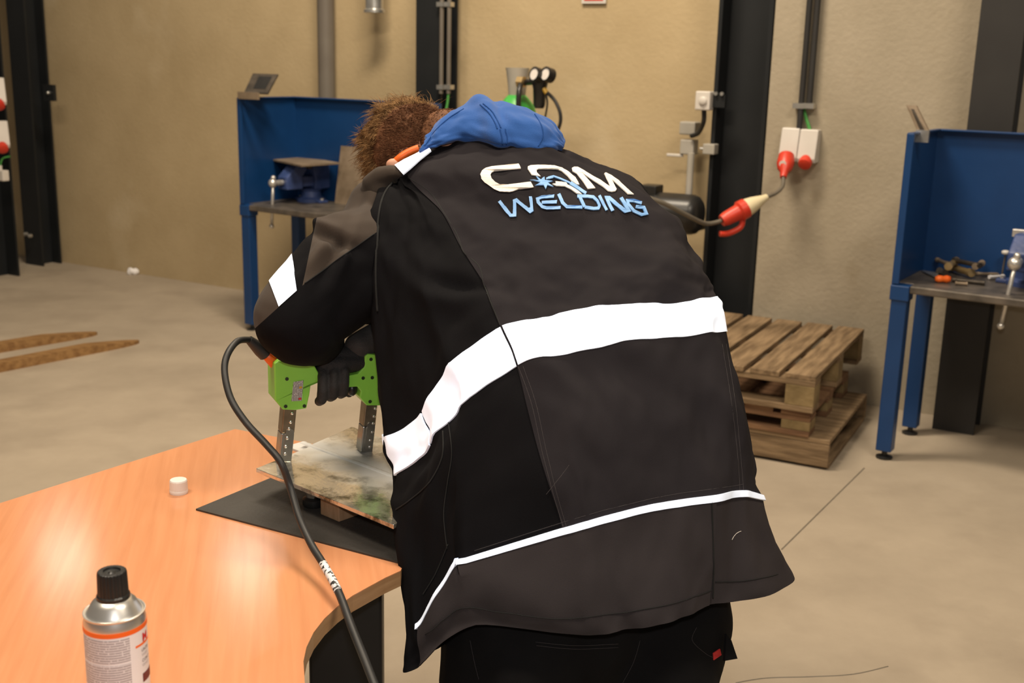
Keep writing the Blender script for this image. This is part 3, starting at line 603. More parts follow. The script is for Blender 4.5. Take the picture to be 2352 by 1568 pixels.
def vise(label, origin, rz, s, bright):
    t = thing('bench_vise', label, 'vise', origin, rz, 'bench vises')
    Sc = Matrix.Scale(s, 4)
    B = 'vise_blue'
    obj('base', MB().lathe([(0.085, 0), (0.085, 0.018), (0.06, 0.03), (0.055, 0.06), (0.065, 0.075)], 20, Sc), B, t, world=False, smooth=True, autosm=35)
    lug = obj('base_lug', MB().cbox((-0.12, -0.03, 0), (0.12, 0.03, 0.016), 0.004, Sc), B, t, world=False)
    for x in (-0.1, 0.1):
        obj('bolt', MB().lathe([(0.011, 0.014), (0.011, 0.026)], 6, Sc @ Matrix.Translation((x, 0, 0))), 'vise_steel', lug, world=False)
    obj('body', MB().prism([(-0.05, 0.07), (-0.045, 0.14), (-0.06, 0.19), (-0.06, 0.215), (0.06, 0.215), (0.07, 0.17), (0.12, 0.13), (0.11, 0.08)], 0.09, Sc @ frame(Vector((0, 0.045, 0)), Vector((0, 1, 0)), Vector((0, 0, 1)), Vector((1, 0, 0))) @ Matrix.Translation((0, 0, -0.045))), B, t, world=False, bevel=0.006)
    obj('slide', MB().cbox((-0.028, -0.20, 0.09), (0.028, 0.10, 0.15), 0.006, Sc), B, t, world=False)
    obj('moving_jaw', MB().prism([(-0.20, 0.08), (-0.20, 0.15), (-0.13, 0.215), (-0.06, 0.215), (-0.06, 0.19), (-0.09, 0.15), (-0.09, 0.08)], 0.09, Sc @ frame(Vector((0, 0, 0)), Vector((0, 1, 0)), Vector((0, 0, 1)), Vector((1, 0, 0))) @ Matrix.Translation((0, 0, -0.045))), B, t, world=False, bevel=0.006)
    for y in (-0.062, -0.048):
        obj('jaw_plate', MB().cbox((-0.07, y - 0.006, 0.195), (0.07, y + 0.006, 0.225), 0.002, Sc), 'vise_steel' if bright else 'steel_dark', t, world=False)
    obj('screw', MB().tube([Sc @ Vector((0, -0.26, 0.12)), Sc @ Vector((0, -0.18, 0.12))], 0.016 * s, 12), 'vise_steel', t, world=False, smooth=True, autosm=40)
    obj('screw_head', MB().ball(Sc @ Vector((0, -0.265, 0.12)), 0.026 * s), 'vise_steel', t, world=False, smooth=True)
    hb = obj('handle_bar', MB().tube([Sc @ Vector((-0.02, -0.265, -0.12)), Sc @ Vector((0.005, -0.265, 0.145))], 0.009 * s, 10), 'vise_steel', t, world=False, smooth=True)
    for q in ((-0.021, -0.265, -0.125), (0.006, -0.265, 0.15)):
        obj('handle_knob', MB().ball(Sc @ Vector(q), 0.014 * s), 'vise_steel', hb, world=False, smooth=True)
    return t
# left bench: vise, plate on the vise, leaning plates, plate standing on the panel
def onbench(px, py, z): return G(px, py, z)
vL = onbench(715, 462, BT); vise('dark blue bench vise under a flat steel plate on left workbench', (vL.x, vL.y, BT), AB - radians(10), 1.0, False)
zc = BT + 0.226
q = [onbench(*p, zc) for p in ((598, 363), (690, 361), (782, 377), (692, 383))]
pl = MB(); th = 0.009
pl.add([p for p in q] + [p + Vector((0, 0, th)) for p in q], [(3,2,1,0),(4,5,6,7),(0,1,5,4),(1,2,6,5),(2,3,7,6),(3,0,4,7)])
tag(obj('steel_plate', pl, 'rust'), 'flat brown steel plate clamped level on top of the left vise', 'plate')
def leanplate(label, x0, x1, y, h, tilt, dx=0.0, th=0.012, mat='rust'):
    c = TL @ Vector((x0, y, BT)); X = Vector((cos(AB), sin(AB), 0)); Y = Vector((-sin(AB), cos(AB), 0))
    zz = (Vector((0, 0, 1)) + Y * tilt + X * dx).normalized(); yy = zz.cross(X).normalized()
    mb = MB().box((0, 0, 0), (x1 - x0, th, h), frame(c, X, yy, zz))
    return tag(obj('steel_plate', mb, mat), label, 'plate', 'plates leaning in left bench')
leanplate('wide brown steel plate leaning on blue panel, left of the pair', 0.36, 0.53, BD - 0.075, 0.33, 0.16, 0.02)
leanplate('lighter brown steel plate leaning on blue panel next to the hair', 0.53, 0.705, BD - 0.10, 0.335, 0.18, 0.06)
leanplate('narrow steel strip sticking up behind the two leaning plates', 0.50, 0.545, BD - 0.055, 0.37, 0.10, 0.0)
# dark framed plate on the left panel
X = Vector((cos(AB), sin(AB), 0)); Y = Vector((-sin(AB), cos(AB), 0))
c = TL @ Vector((0.01, 0.03, BH + 0.005)); 
dz = W(40 + 600, 172, PX(c)[2]) - W(600, 214, PX(c)[2]); dz = dz.normalized()
t = thing('hinged_flap', 'dark framed steel flap standing on the top corner of left blue panel', 'flap', c)
e0 = W(562, 214, PX(c)[2] - 0.03); e1 = W(616, 217, PX(c)[2] - 0.05); e3 = W(582, 171, PX(c)[2] + 0.02); e2 = W(640, 173, PX(c)[2])
nn = (e1 - e0).cross(e3 - e0).normalized() * 0.01
def slab(a, b, cc, d, n): return MB().add([a, b, cc, d, a + n, b + n, cc + n, d + n], [(3,2,1,0),(4,5,6,7),(0,1,5,4),(1,2,6,5),(2,3,7,6),(3,0,4,7)])
fm = obj('frame', slab(e0, e1, e2, e3, nn), 'steel_dark', t)
def lerp4(u, v): return (e0 * (1 - u) + e1 * u) * (1 - v) + (e3 * (1 - u) + e2 * u) * v
obj('window', slab(lerp4(.30, .2) - nn * .15, lerp4(.82, .2) - nn * .15, lerp4(.82, .85) - nn * .15, lerp4(.30, .85) - nn * .15, nn * 1.3), 'black_plastic', fm)
obj('hinge_plate', MB().box((-0.02, -0.035, -0.03), (0.135, -0.022, 0.008), FR(e0, X)), 'rust', t)
# bracket on the right panel
c = TRb @ Vector((0.05, 0.2, BH))
Zc = PX(TRb @ Vector((0.0, 0.1, BH)))[2]
t = thing('hinged_flap', 'thin worn steel flap leaning up from the right blue panel corner', 'flap', c)
e0 = W(2108, 305, Zc); e1 = W(2134, 303, Zc - 0.03); e2 = W(2104, 242, Zc + 0.0); e3 = W(2081, 241, Zc + 0.02)
nn = (e1 - e0).cross(e3 - e0).normalized() * -0.012
fm = obj('frame', slab(e0, e1, e2, e3, nn), 'rust', t)
obj('window', slab(lerp4(.30, .0) - nn * .15, lerp4(.70, .0) - nn * .15, lerp4(.62, .86) - nn * .15, lerp4(.35, .86) - nn * .15, nn * 1.3), 'steel_dark', fm)
obj('hinge_plate', MB().box((-0.005, -0.012, -0.035), (0.045, 0.004, 0.012), FR(e0, X)), 'galv', t)
# right bench: vise, tools
vR = onbench(2352 + 10, 655, BT); vise('blue bench vise with bright jaws cut by the right picture edge', (vR.x, vR.y, BT), AB - radians(4), 1.0, True)

def tool(name, label, cat, p, q, r, mat, extra=None):
    a = G(*p, BT + r[0] + 0.001) if len(p) == 2 else G(p[0], p[1], p[2]); b = G(*q, BT + r[-1] + 0.001) if len(q) == 2 else G(q[0], q[1], q[2])
    n = len(r); pts = [a.lerp(b, i / (n - 1)) for i in range(n)]
    return a, b, MB().tube(pts, r, 8)
a, b, mb = tool('', '', '', (2118, 632), (2150, 641), [0.003, 0.012], 'galv')
t = thing('scraper', 'scraper with bright orange handle on right workbench', 'scraper', G(2150, 640, BT))
A_, B_, C_ = G(2116, 622, BT + 0.004), G(2152, 640, BT + 0.004), G(2156, 628, BT + 0.004)
up2 = Vector((0, 0, 0.004))
obj('blade', MB().add([A_, B_, C_, A_ + up2, B_ + up2, C_ + up2], [(0,2,1),(3,4,5),(0,1,4,3),(1,2,5,4),(2,0,3,5)]), 'galv', t)
a = G(2148, 640, BT + 0.016); b = G(2182, 641, BT + 0.016)
obj('handle', MB().tube([a, a.lerp(b, .2), a.lerp(b, .45), a.lerp(b, .5), a.lerp(b, .75), b], [0.009, 0.015, 0.014, 0.012, 0.016, 0.012], 12), 'orange', t, smooth=True)
def pipebit(label, p, q, r, mat, zo, nm='pipe_fitting', cat='fitting'):
    a = G(p[0], p[1], BT + zo); b = G(q[0], q[1], BT + zo)
    mb = MB().tube([a, a.lerp(b, .12), a.lerp(b, .13), a.lerp(b, .86), a.lerp(b, .87), b], [r, r, r * .8, r * .8, r, r], 12)
    return tag(obj(nm, mb, mat, smooth=True, autosm=40), label, cat, 'metal pieces heaped on right bench')
pipebit('brown pipe piece pointing left at the back of the tool heap', (2152, 596), (2178, 606), 0.010, 'rust', 0.045)
pipebit('thick tan elbow piece on top of the tool heap', (2178, 612), (2196, 598), 0.016, 'brass', 0.05)
pipebit('row of brass coloured fittings in the middle of the tool heap', (2184, 612), (2232, 627), 0.017, 'brass', 0.025)
pipebit('dark flat bar lying across the top of the tool heap', (2190, 597), (2252, 610), 0.012, 'steel_dark', 0.06, 'steel_bar', 'bar')
pipebit('short brown pipe end at the right of the tool heap', (2240, 612), (2256, 604), 0.014, 'rust', 0.055)
pipebit('grey round fitting at the left front of the tool heap', (2157, 622), (2172, 626), 0.016, 'steel_top', 0.016)
pipebit('long brown rod at the right of the tool heap toward the vise', (2240, 628), (2310, 630), 0.008, 'rust', 0.010, 'steel_bar', 'bar')
pipebit('bright chisel lying beside the right vise', (2272, 636), (2305, 634), 0.008, 'label', 0.012, 'chisel', 'chisel')
pipebit('tan pliers handle in front of the tool heap', (2194, 650), (2222, 652), 0.008, 'rust', 0.009, 'pliers', 'pliers')
pipebit('dark pliers lying in the front shadow of the heap', (2188, 642), (2262, 650), 0.010, 'steel_dark', 0.010, 'pliers', 'pliers')
# little upright pin with white knob behind the vise
p0 = G(2300, 640, BT); 
t = thing('scriber_pin', 'thin upright rod with round white knob left of right vise', 'rod', p0)
hgt = 0.10
obj('rod', MB().tube([p0, p0 + Vector((0.004, 0, hgt))], 0.004, 8), 'steel_top', t)
obj('knob', MB().lathe([(0.008, 0), (0.016, 0.004), (0.016, 0.014), (0.008, 0.018)], 14, Matrix.Translation(p0 + Vector((0.004, 0, hgt)))), 'white_plastic', t, smooth=True)

# ------------------------------------------------------------------ pallets
AP = radians(-27)
def pallet(label, origin, w, d, h, kind, mats):
    t = thing('wooden_pallet', label, 'pallet', origin, AP, 'stacked wooden pallets')
    mx, my = mats
    if kind == 'euro':
        n = 7; pw = 0.118; gap = (w - n * pw) / (n - 1)
        # deck planks run along local y (depth)
        for i in range(n):
            x = i * (pw + gap); jy = random.uniform(-0.006, 0.006)
            obj('deck_plank', MB().cbox((x, jy, h - 0.022), (x + pw, d + jy, h), 0.003), my, t, world=False)
        for y in (0.0, d / 2 - 0.05, d - 0.10):
            obj('cross_board', MB().cbox((0, y, h - 0.044), (w, y + 0.10, h - 0.022), 0.002), mx, t, world=False)
            for x in (0.0, w / 2 - 0.06, w - 0.115):
                obj('block', MB().cbox((x, y, 0.022), (x + 0.115, y + 0.10, h - 0.044), 0.003), 'wood_block', t, world=False)
            obj('skid_board', MB().cbox((0, y - 0.004, 0), (w, y + 0.104, 0.022), 0.002), mx, t, world=False)
    else:
        n = 6; pw = d / n - 0.012
        for i in range(n):
            y = i * d / n
            obj('deck_plank', MB().cbox((0, y, h - 0.020), (w, y + pw, h), 0.003), mx, t, world=False)
        obj('front_board', MB().cbox((0, -0.002, 0.012), (w, 0.020, h - 0.021), 0.003), mx, t, world=False)
        obj('rear_board', MB().cbox((0, d - 0.022, 0.012), (w, d, h - 0.021), 0.003), mx, t, world=False)
        for x in (0.05, w / 2, w - 0.1):
            obj('stringer', MB().cbox((x, 0.02, 0.03), (x + 0.05, d - 0.022, h - 0.021), 0.003), my, t, world=False)
            obj('skid_board', MB().cbox((x - 0.03, 0.022, 0), (x + 0.1, d - 0.024, 0.012), 0.002), my, t, world=False)
        obj('bottom_slat', MB().cbox((w - 0.022, 0.021, 0.005), (w, d - 0.023, 0.022), 0.002), my, t, world=False)
    return t
pxd = Vector((cos(AP), sin(AP), 0)); pyd = Vector((-sin(AP), cos(AP), 0))
cr = G(1900, 1081)                      # near right lower corner
PWd, PDp = 1.10, 0.80
pallet('bottom wooden pallet with solid front board, on the floor by grey wall', cr - pxd * PWd, PWd, PDp - 0.02, 0.125, 'solid', ('wood_pallet', 'wood_pallet_y'))
c2 = G(1878, 1012, 0.125); 
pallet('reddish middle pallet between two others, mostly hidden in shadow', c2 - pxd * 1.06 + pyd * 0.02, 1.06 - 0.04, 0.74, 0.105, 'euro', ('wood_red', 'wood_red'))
c3 = G(1874, 866, 0.38)
pallet('top wooden pallet of the stack with seven brown deck planks', Vector((c3.x, c3.y, 0.231)) - pxd * 0.98, 0.98, 0.98, 0.15, 'euro', ('wood_pallet', 'wood_pallet_y'))

# ------------------------------------------------------------------ forks on the floor
def fork(label, tip, end, w):
    a, b = G(*tip), G(*end); d = (a - b); L = d.length; T = FR(b, d)
    prof = [(-0.9, 0.0), (-0.9, 0.045), (L - 0.55, 0.045), (L - 0.02, 0.016), (L, 0.008), (L, 0.0)]
    out = [(-0.9, -w/2), (L - 0.12, -w/2), (L - 0.03, -w * 0.30), (L, -w * 0.12), (L, w * 0.12), (L - 0.03, w * 0.30), (L - 0.12, w/2), (-0.9, w/2)]
    def hh(x): 
        return 0.045 if x < L - 0.3 else 0.045 + (0.016 - 0.045) * (x - (L - 0.3)) / 0.3
    xs = [-0.9, L - 0.3, L - 0.2, L - 0.12, L - 0.05, L - 0.015, L]
    ws = [w/2, w/2, w/2, w * 0.47, w * 0.36, w * 0.22, w * 0.10]
    mb = MB(); v = []
    for x, hw in zip(xs, ws):
        z = hh(x); v += [T @ Vector((x, -hw, 0.0)), T @ Vector((x, hw, 0.0)), T @ Vector((x, hw * .93, z)), T @ Vector((x, -hw * .93, z))]
    f = [(0, 1, 2, 3)]
    for i in range(len(xs) - 1):
        for k in range(4):
            f.append((i*4+k, (i+1)*4+k, (i+1)*4+(k+1)%4, i*4+(k+1)%4))
    k = (len(xs) - 1) * 4; f.append((k+3, k+2, k+1, k))
    mb.add(v, f)
    return tag(obj('fork_tine', mb, 'rust2'), label, 'fork tine', 'fork tines on the floor')
fork('brown fork tine lying on the floor, nearer the desk', (318, 787), (0, 850), 0.085)
fork('brown fork tine lying on the floor, nearer the wall', (222, 768), (0, 806), 0.08)
# bit of paper by the wall
p = G(306, 630)
mb = MB()
for k in range(7):
    a = k / 7 * 2 * pi
    mb.ball(p + Vector((0.022 * cos(a), 0.012 * sin(a), 0.022 + 0.006 * sin(3 * a))), (0.022, 0.016, 0.021), 8, 6)
tag(obj('paper_scrap', mb, 'label'), 'small crumpled white scrap on the floor by tan wall', 'litter')

# ------------------------------------------------------------------ desk
DZ = 0.74
arc = [G(*p, DZ) for p in ((920, 1310), (885, 1326), (850, 1345), (810, 1367), (775, 1392), (745, 1420), (720, 1452), (704, 1485), (697, 1518), (700, 1568))]
arc = [(p.x, p.y) for p in arc]
cD = G(540, 985, DZ); lD = G(0, 1155, DZ); rD = G(640, 1004, DZ)
dl = (lD - cD); dr = (rD - cD)
outline = [(cD.x, cD.y)] + [(cD.x + dl.x * k, cD.y + dl.y * k) for k in (1.0, 2.6)] + [(-1.10, 0.62), (-0.14, 0.58), (-0.115, 1.06), (-0.16, 1.18), (-0.215, 1.28)]
outline += list(reversed(arc)) + [(-0.168, 1.755), (-0.172, 1.83), (-0.174, 1.92), (-0.178, 2.02), (-0.195, 2.12), (-0.235, 2.20)]
k = (-0.29 - cD.x) / dr.x
outline += [(cD.x + dr.x * k, cD.y + dr.y * k)]
def smooth_closed(poly, keep):
    return poly
desk = thing('office_desk', 'beech laminate desk with concave curved front edge and black leg', 'desk', (-0.55, 1.5, 0))
core = MB().prism(outline, 0.026, Matrix.Translation((0, 0, DZ - 0.0275)))
obj('edge_band', core, 'edge_wood', desk)
obj('desk_top', MB().prism(outline, 0.0015, Matrix.Translation((0, 0, DZ - 0.0015))), 'desk', desk)
# legs: telescopic rectangular columns with foot bars
def dleg(cx, cy, wx, wy, rz):
    T = Matrix.Translation((cx, cy, 0)) @ Matrix.Rotation(rz, 4, 'Z')
    lg = obj('leg', MB().cbox((-wx/2, -wy/2, 0.03), (wx/2, wy/2, 0.655), 0.006, T), 'desk_leg', desk)
    obj('inner_tube', MB().cbox((-wx/2 + 0.006, -wy/2 + 0.006, 0.655), (wx/2 - 0.006, wy/2 - 0.006, DZ - 0.0275), 0.004, T), 'desk_leg', lg)
    obj('foot_bar', MB().cbox((-0.04, -0.30, 0.0), (0.04, 0.30, 0.03), 0.005, T), 'desk_leg', lg)
lp = W(797, 1450, 2.02)
dleg(lp.x, lp.y, 0.128, 0.07, radians(4))
dleg(-0.95, 1.15, 0.12, 0.07, radians(-30))

# black mat
mz = DZ
mq = [G(*p, mz) for p in ((450, 1172), (893, 1289))]
mback = G(640, 1093, mz)
d1 = (mback - mq[0]); 
m4 = mq[0] + d1 * 1.9; m3 = mq[1] + Vector((0.02, -0.008, 0)) + d1 * 1.75; m2 = mq[1] + Vector((0.018, -0.009, 0))
poly = [(p.x, p.y) for p in (mq[0], m2, m3, m4)]
tag(obj('rubber_mat', MB().prism(poly, 0.003, Matrix.Translation((0, 0, mz + 0.0004))), 'mat'), 'thin black rubber mat lying on the desk under the steel plate', 'mat')

# ------------------------------------------------------------------ welded test plate
PZ = 0.80
pp = G(588, 1073, PZ)
ax_ = radians(-41.5); ay_ = radians(56.5)
pX = Vector((cos(ax_), sin(ax_), 0)); pY = Vector((cos(ay_), sin(ay_), 0))
w0 = pp + pY * 0.152 if False else G(706, 1020, PZ) - pX * 0.012
A0 = (pp - w0).dot(pX) ; 
t = thing('test_plate', 'shiny wet steel plate with weld seam and white coating, under the green yoke', 'weld sample', (w0.x, w0.y, PZ - 0.008), ax_)
PL = Matrix.Translation((w0.x, w0.y, PZ - 0.008)) @ Matrix.Rotation(ax_, 4, 'Z')
Pi = PL.inverted()
def loc2(px, py): q = Pi @ G(px, py, PZ); return (q.x, q.y)
nL = loc2(689, 1029); pL = loc2(588, 1075)
uL = loc2(814, 981); u2L = loc2(830, 989)
LEN = 0.392
obj('lower_plate', MB().prism([pL, (LEN + pL[0] - 0.013, pL[1]), (LEN, -0.001), (nL[0] + 0.004, -0.001)], 0.008), 'plate', t, world=False, bevel=0.001)
obj('upper_plate', MB().prism([(0.02, 0.001), (LEN, 0.001), (LEN + uL[0] * 0.2, uL[1] - 0.004), (u2L[0], u2L[1]), uL, (uL[0] - 0.006, uL[1] - 0.003)], 0.008), 'plate', t, world=False, bevel=0.001)
obj('backing_strip', MB().cbox((-0.028, -0.022, -0.005), (LEN - 0.01, 0.022, 0.0), 0.001), 'plate', t, world=False)
wb = MB(); v = []; n = 80
for i in range(n + 1):
    x = -0.004 + (LEN) * i / n; h = 0.0022 + 0.0005 * sin(i * 1.9)
    for k in range(6):
        a = pi * k / 5; v.append(Vector((x, -cos(a) * (0.0065 + 0.0006 * sin(i * 2.3)), 0.008 + h * sin(a))))
wb.add(v, [(i*6+k, (i+1)*6+k, (i+1)*6+k+1, i*6+k+1) for i in range(n) for k in range(5)])
obj('weld_bead', wb, 'plate', t, world=False, smooth=True)
# supports
b = G(757, 1190, DZ + 0.0035)
T = FR((b.x, b.y, DZ + 0.0035), pX)
tag(obj('wood_block', MB().cbox((-0.026, 0.0, 0.0), (0.026, 0.10, PZ - 0.008 - DZ - 0.004 - 0.005), 0.002, T), 'wood_small'), 'small square wooden block propping up the steel plate', 'block')
b = G(720, 1160, DZ + 0.0035); b = Vector((b.x, b.y, DZ + 0.0035))
t = thing('magnet_foot', 'small round dark metal foot under the steel plate, beside the wooden block', 'foot', b)
hh = PZ - 0.008 - DZ - 0.004 - 0.001
obj('disc', MB().lathe([(0.018, 0), (0.020, 0.004), (0.020, 0.014), (0.014, 0.018)], 22, Matrix.Translation(b)), 'black_plastic', t, smooth=True, autosm=40)
obj('stem', MB().lathe([(0.013, 0.018), (0.014, 0.028), (0.012, hh)], 18, Matrix.Translation(b)), 'leg_shiny', t, smooth=True, autosm=40)

# ------------------------------------------------------------------ magnetic yoke
lf = G(655, 1056, PZ); rf = G(842, 1033, PZ)
yX = (rf - lf).normalized(); yY = Vector((0, 0, 1)).cross(yX); SPAN = (rf - lf).length
yk = thing('magnetic_yoke', 'lime green hand-held magnetic yoke standing on the steel plate', 'yoke', (lf.x, lf.y, PZ), math.atan2(yX.y, yX.x))
YM = WM[yk.name]; Yi = YM.inverted()
def yl(px, py, yo=-0.028):
    d = ray(px, py); q = lf + yY * yo
    P = CAM + d * ((q - CAM).dot(yY) / d.dot(yY)); return Yi @ P
out = [(630, 835), (640, 829), (700, 832), (722, 838), (732, 857), (760, 862), (804, 862), (822, 858), (836, 843), (839, 817), (846, 813), (868, 815), (893, 825), (903, 870), (898, 922), (874, 931), (842, 931), (826, 912), (829, 898), (821, 888), (796, 890), (760, 884), (735, 878), (714, 884), (711, 906), (704, 938), (679, 942), (650, 941), (632, 920)]
o2 = [yl(*p) for p in out]
mbp = MB().prism([(p.x, p.z) for p in o2], 0.056, frame(Vector((0, 0.028, 0)), Vector((1, 0, 0)), Vector((0, 0, 1)), Vector((0, -1, 0))))
hs = obj('housing', mbp, 'green_lime', yk, world=False)
bv = hs.modifiers.new('bevel', 'BEVEL'); bv.width = 0.006; bv.segments = 3; bv.limit_method = 'ANGLE'; bv.angle_limit = radians(40)
for px, py in ((659, 870), (656, 933), (699, 932), (852, 825), (855, 867), (834, 868), (850, 922)):
    c = yl(px, py, -0.0282)
    obj('screw', MB().lathe([(0.0034, -0.002), (0.0034, 0.0008)], 12, axisT(c, (0, -1, 0))), 'screw_dark', hs, world=False)
for cx, cyy in (((852, 890), 0.012), ((672, 895), 0.026)):
    pass
q = [yl(*p, -0.0284) for p in ((674, 877), (697, 873), (693, 920), (669, 921))]
lb = MB().add(q + [p + Vector((0, -0.0006, 0)) for p in q], [(0,1,2,3),(7,6,5,4),(0,4,5,1),(1,5,6,2),(2,6,7,3),(3,7,4,0)])
lo_ = obj('rating_label', lb, 'text_yoke', hs, world=False)
def onlab(u, v): return (q[0].lerp(q[1], u)).lerp(q[3].lerp(q[2], u), v) + Vector((0, -0.0008, 0))
def labquad(u0, u1, v0, v1): 
    a = [onlab(u0, v0), onlab(u1, v0), onlab(u1, v1), onlab(u0, v1)]
    return MB().add(a + [p + Vector((0, -0.0003, 0)) for p in a], [(0,1,2,3),(7,6,5,4),(0,4,5,1),(1,5,6,2),(2,6,7,3),(3,7,4,0)])
obj('warning_mark', labquad(.62, .9, .28, .38), 'yellow', lo_, world=False)
obj('red_mark', labquad(.66, .92, .84, .94), 'ink_red', lo_, world=False)
obj('trigger', MB().ball(yl(808, 893, -0.012), (0.011, 0.012, 0.014), 14, 8), 'black_plastic', yk, world=False, smooth=True)
def yleg(top, bot, wpx, rivs):
    a = yl(top[0], top[1], -0.016); b = yl(bot[0], bot[1], -0.016)
    w = 0.0125; d = 0.015; mid = a.lerp(b, 0.47)
    def seg(p, q, w, d): 
        z = (p - q).normalized(); x = (Vector((1, 0, 0)) - z * z.x).normalized(); y = z.cross(x)
        return MB().cbox((-w, -d, 0), (w, d, (p - q).length), 0.002, frame(q, x, y, z))
    off = Vector((0, 0.016, 0))
    bb = b + off; aa = a + off; mm = mid + off
    bb.z = 0.0005
    lg = obj('leg', seg(aa + Vector((0, 0, 0.01)), mm, w, d), 'leg_steel', yk, world=False)
    obj('pole_shoe', seg(mm, bb, w, d * 1.02), 'leg_shiny', lg, world=False)
    # riveted hinge plate
    z = (mm - bb).normalized()
    pt = [mm + z * 0.012, bb + z * 0.006]
    T = frame(bb + z * 0.006 + Vector((0.003, -d * 1.02, 0)), (Vector((1, 0, 0)) - z * z.x).normalized(), Vector((0, -1, 0)), z)
    prof = [(0.0075 * cos(t_), 0) for t_ in ()]
    L = (mm - bb).length + 0.004
    pol = [(-0.008, 0), (0.008, 0), (0.008, L - 0.008)] + [(0.008 * cos(t_), L - 0.008 + 0.008 * sin(t_)) for t_ in (0.5, 1.0, 1.57, 2.14, 2.64)] + [(-0.008, L - 0.008)]
    obj('hinge_plate', MB().prism(pol, 0.0015, T @ Matrix.Rotation(radians(90), 4, 'X') @ Matrix.Scale(-1, 4, (0, 0, 1)) if False else frame(T.translation, T.col[0].xyz, T.col[2].xyz, Vector((0, -1, 0)))), 'leg_shiny', lg, world=False)
    for r_ in rivs:
        c = yl(r_[0], r_[1], -0.0165)
        obj('rivet', MB().ball(c, (0.0034, 0.0022, 0.0034), 10, 6), 'rivet', lg, world=False, smooth=True)
yleg((668, 942), (655, 1056), 28, ((671, 949), (667.5, 969), (664, 984), (660, 1006), (656.5, 1025), (655, 1042)))
yleg((855, 932), (842, 1033), 30, ((862, 938), (859, 956), (857, 972), (855, 992), (850, 1011), (849, 1026)))
g0 = YM @ yl(634, 834, 0.0); g1 = YM @ yl(609, 812, -0.01)
obj('orange_gland', MB().tube([g0, g0.lerp(g1, .5), g1], [0.013, 0.011, 0.009], 12), 'orange', yk, smooth=True)
g2 = YM @ yl(572, 780, -0.02)
obj('strain_relief', MB().tube([g1, g1.lerp(g2, .3), g2], [0.014, 0.0135, 0.008], 12), 'black_rubber', yk, smooth=True, autosm=45)
zg = PX(g2)[2]
cp = [g2, W(545, 784, zg - .03), W(522, 815, zg - .07), W(516, 855, zg - .09), W(530, 915, zg - .11), W(565, 970, zg - .13), W(612, 1021, zg - .15), W(645, 1062, zg - .17), W(667, 1120, 1.92), W(688, 1190, 1.885), W(715, 1250, 1.84), W(742, 1294, 1.80), W(777, 1358, 1.735), W(808, 1440, 1.67), W(838, 1515, 1.62), W(868, 1592, 1.575), W(905, 1690, 1.53), W(935, 1790, 1.50)]
e = cp[-1]
cp += [Vector((e.x + 0.02, e.y - 0.03, 0.30)), Vector((e.x + 0.01, e.y - 0.05, 0.12)), Vector((e.x - 0.04, e.y - 0.10, 0.0085)), Vector((e.x - 0.2, e.y - 0.25, 0.0085)), Vector((e.x - 0.4, e.y - 0.6, 0.0085))]
cc = crv(cp, 8)
cab = thing('yoke_cable', 'black power cable looping from the green yoke across the desk edge', 'cable', cp[-1])
obj('cord', MB().tube(cc, 0.0061, 12), 'black_rubber', cab, smooth=True)
i0 = 8 * 11; seg = [p for p in cc[i0:i0 + 9]]
obj('white_label', MB().tube(seg, 0.0066, 14), 'text_cable', cab, smooth=True)

# ------------------------------------------------------------------ bottle cap and spray can
c = G(411, 1131, DZ); T = Matrix.Translation((c.x, c.y, DZ))
t = thing('bottle_cap', 'small white ribbed screw cap standing on the desk', 'cap', (c.x, c.y, DZ))
n = 60; v = []; 
mb = MB()
prof = [(0.0165, 0.007), (0.0160, 0.024), (0.0150, 0.0265), (0.010, 0.027)]
for r, z in prof:
    for j in range(n):
        rr = r * (1 + (0.022 if j % 2 and z < 0.025 else 0)); v.append(T @ Vector((rr * cos(2*pi*j/n), rr * sin(2*pi*j/n), z)))
f = [(i*n+j, i*n+(j+1)%n, (i+1)*n+(j+1)%n, (i+1)*n+j) for i in range(3) for j in range(n)] + [tuple(3*n+j for j in range(n)), tuple(range(n-1, -1, -1))]
mb.add(v, f); obj('ribbed_side', mb, 'cap_white', t)
obj('tear_band', MB().lathe([(0.0168, 0), (0.0172, 0.002), (0.0172, 0.006), (0.0166, 0.0075)], 40, T), 'cap_white', t, smooth=True, autosm=40)

cc_ = W(262, 1395, 1.32); cx, cy = cc_.x, cc_.y
can = thing('spray_can', 'white and orange spray can with black ribbed cap on the desk', 'spray can', (cx, cy, DZ))
CR = 0.0355; ZS = 0.182; T = Matrix.Translation((cx, cy, DZ))
obj('body', MB().lathe([(0.030, 0.0), (CR, 0.003), (CR, 0.006), (CR - 0.0005, 0.008), (CR - 0.0005, ZS - 0.014)], 64, T), 'label', can, smooth=True, autosm=40)
obj('orange_ring', MB().lathe([(CR - 0.0006, ZS - 0.016), (CR - 0.0001, ZS - 0.0158), (CR - 0.0001, ZS - 0.0102), (CR - 0.0006, ZS - 0.010)], 64, T), 'orange', can, smooth=True, autosm=40)
obj('neck_band', MB().lathe([(CR - 0.0005, ZS - 0.0102), (CR - 0.0008, ZS - 0.006), (CR - 0.0025, ZS - 0.001), (CR - 0.003, ZS + 0.001)], 64, T), 'can_metal', can, smooth=True, autosm=50)
obj('shoulder', MB().lathe([(CR - 0.003, ZS), (CR - 0.0008, ZS + 0.0012), (CR - 0.0008, ZS + 0.0030), (CR - 0.0022, ZS + 0.0034), (CR - 0.0036, ZS + 0.0022), (CR - 0.006, ZS + 0.005), (0.025, ZS + 0.0135), (0.0195, ZS + 0.0185), (0.016, ZS + 0.0195)], 64, T), 'can_metal', can, smooth=True, autosm=60)
ZC = ZS + 0.0165
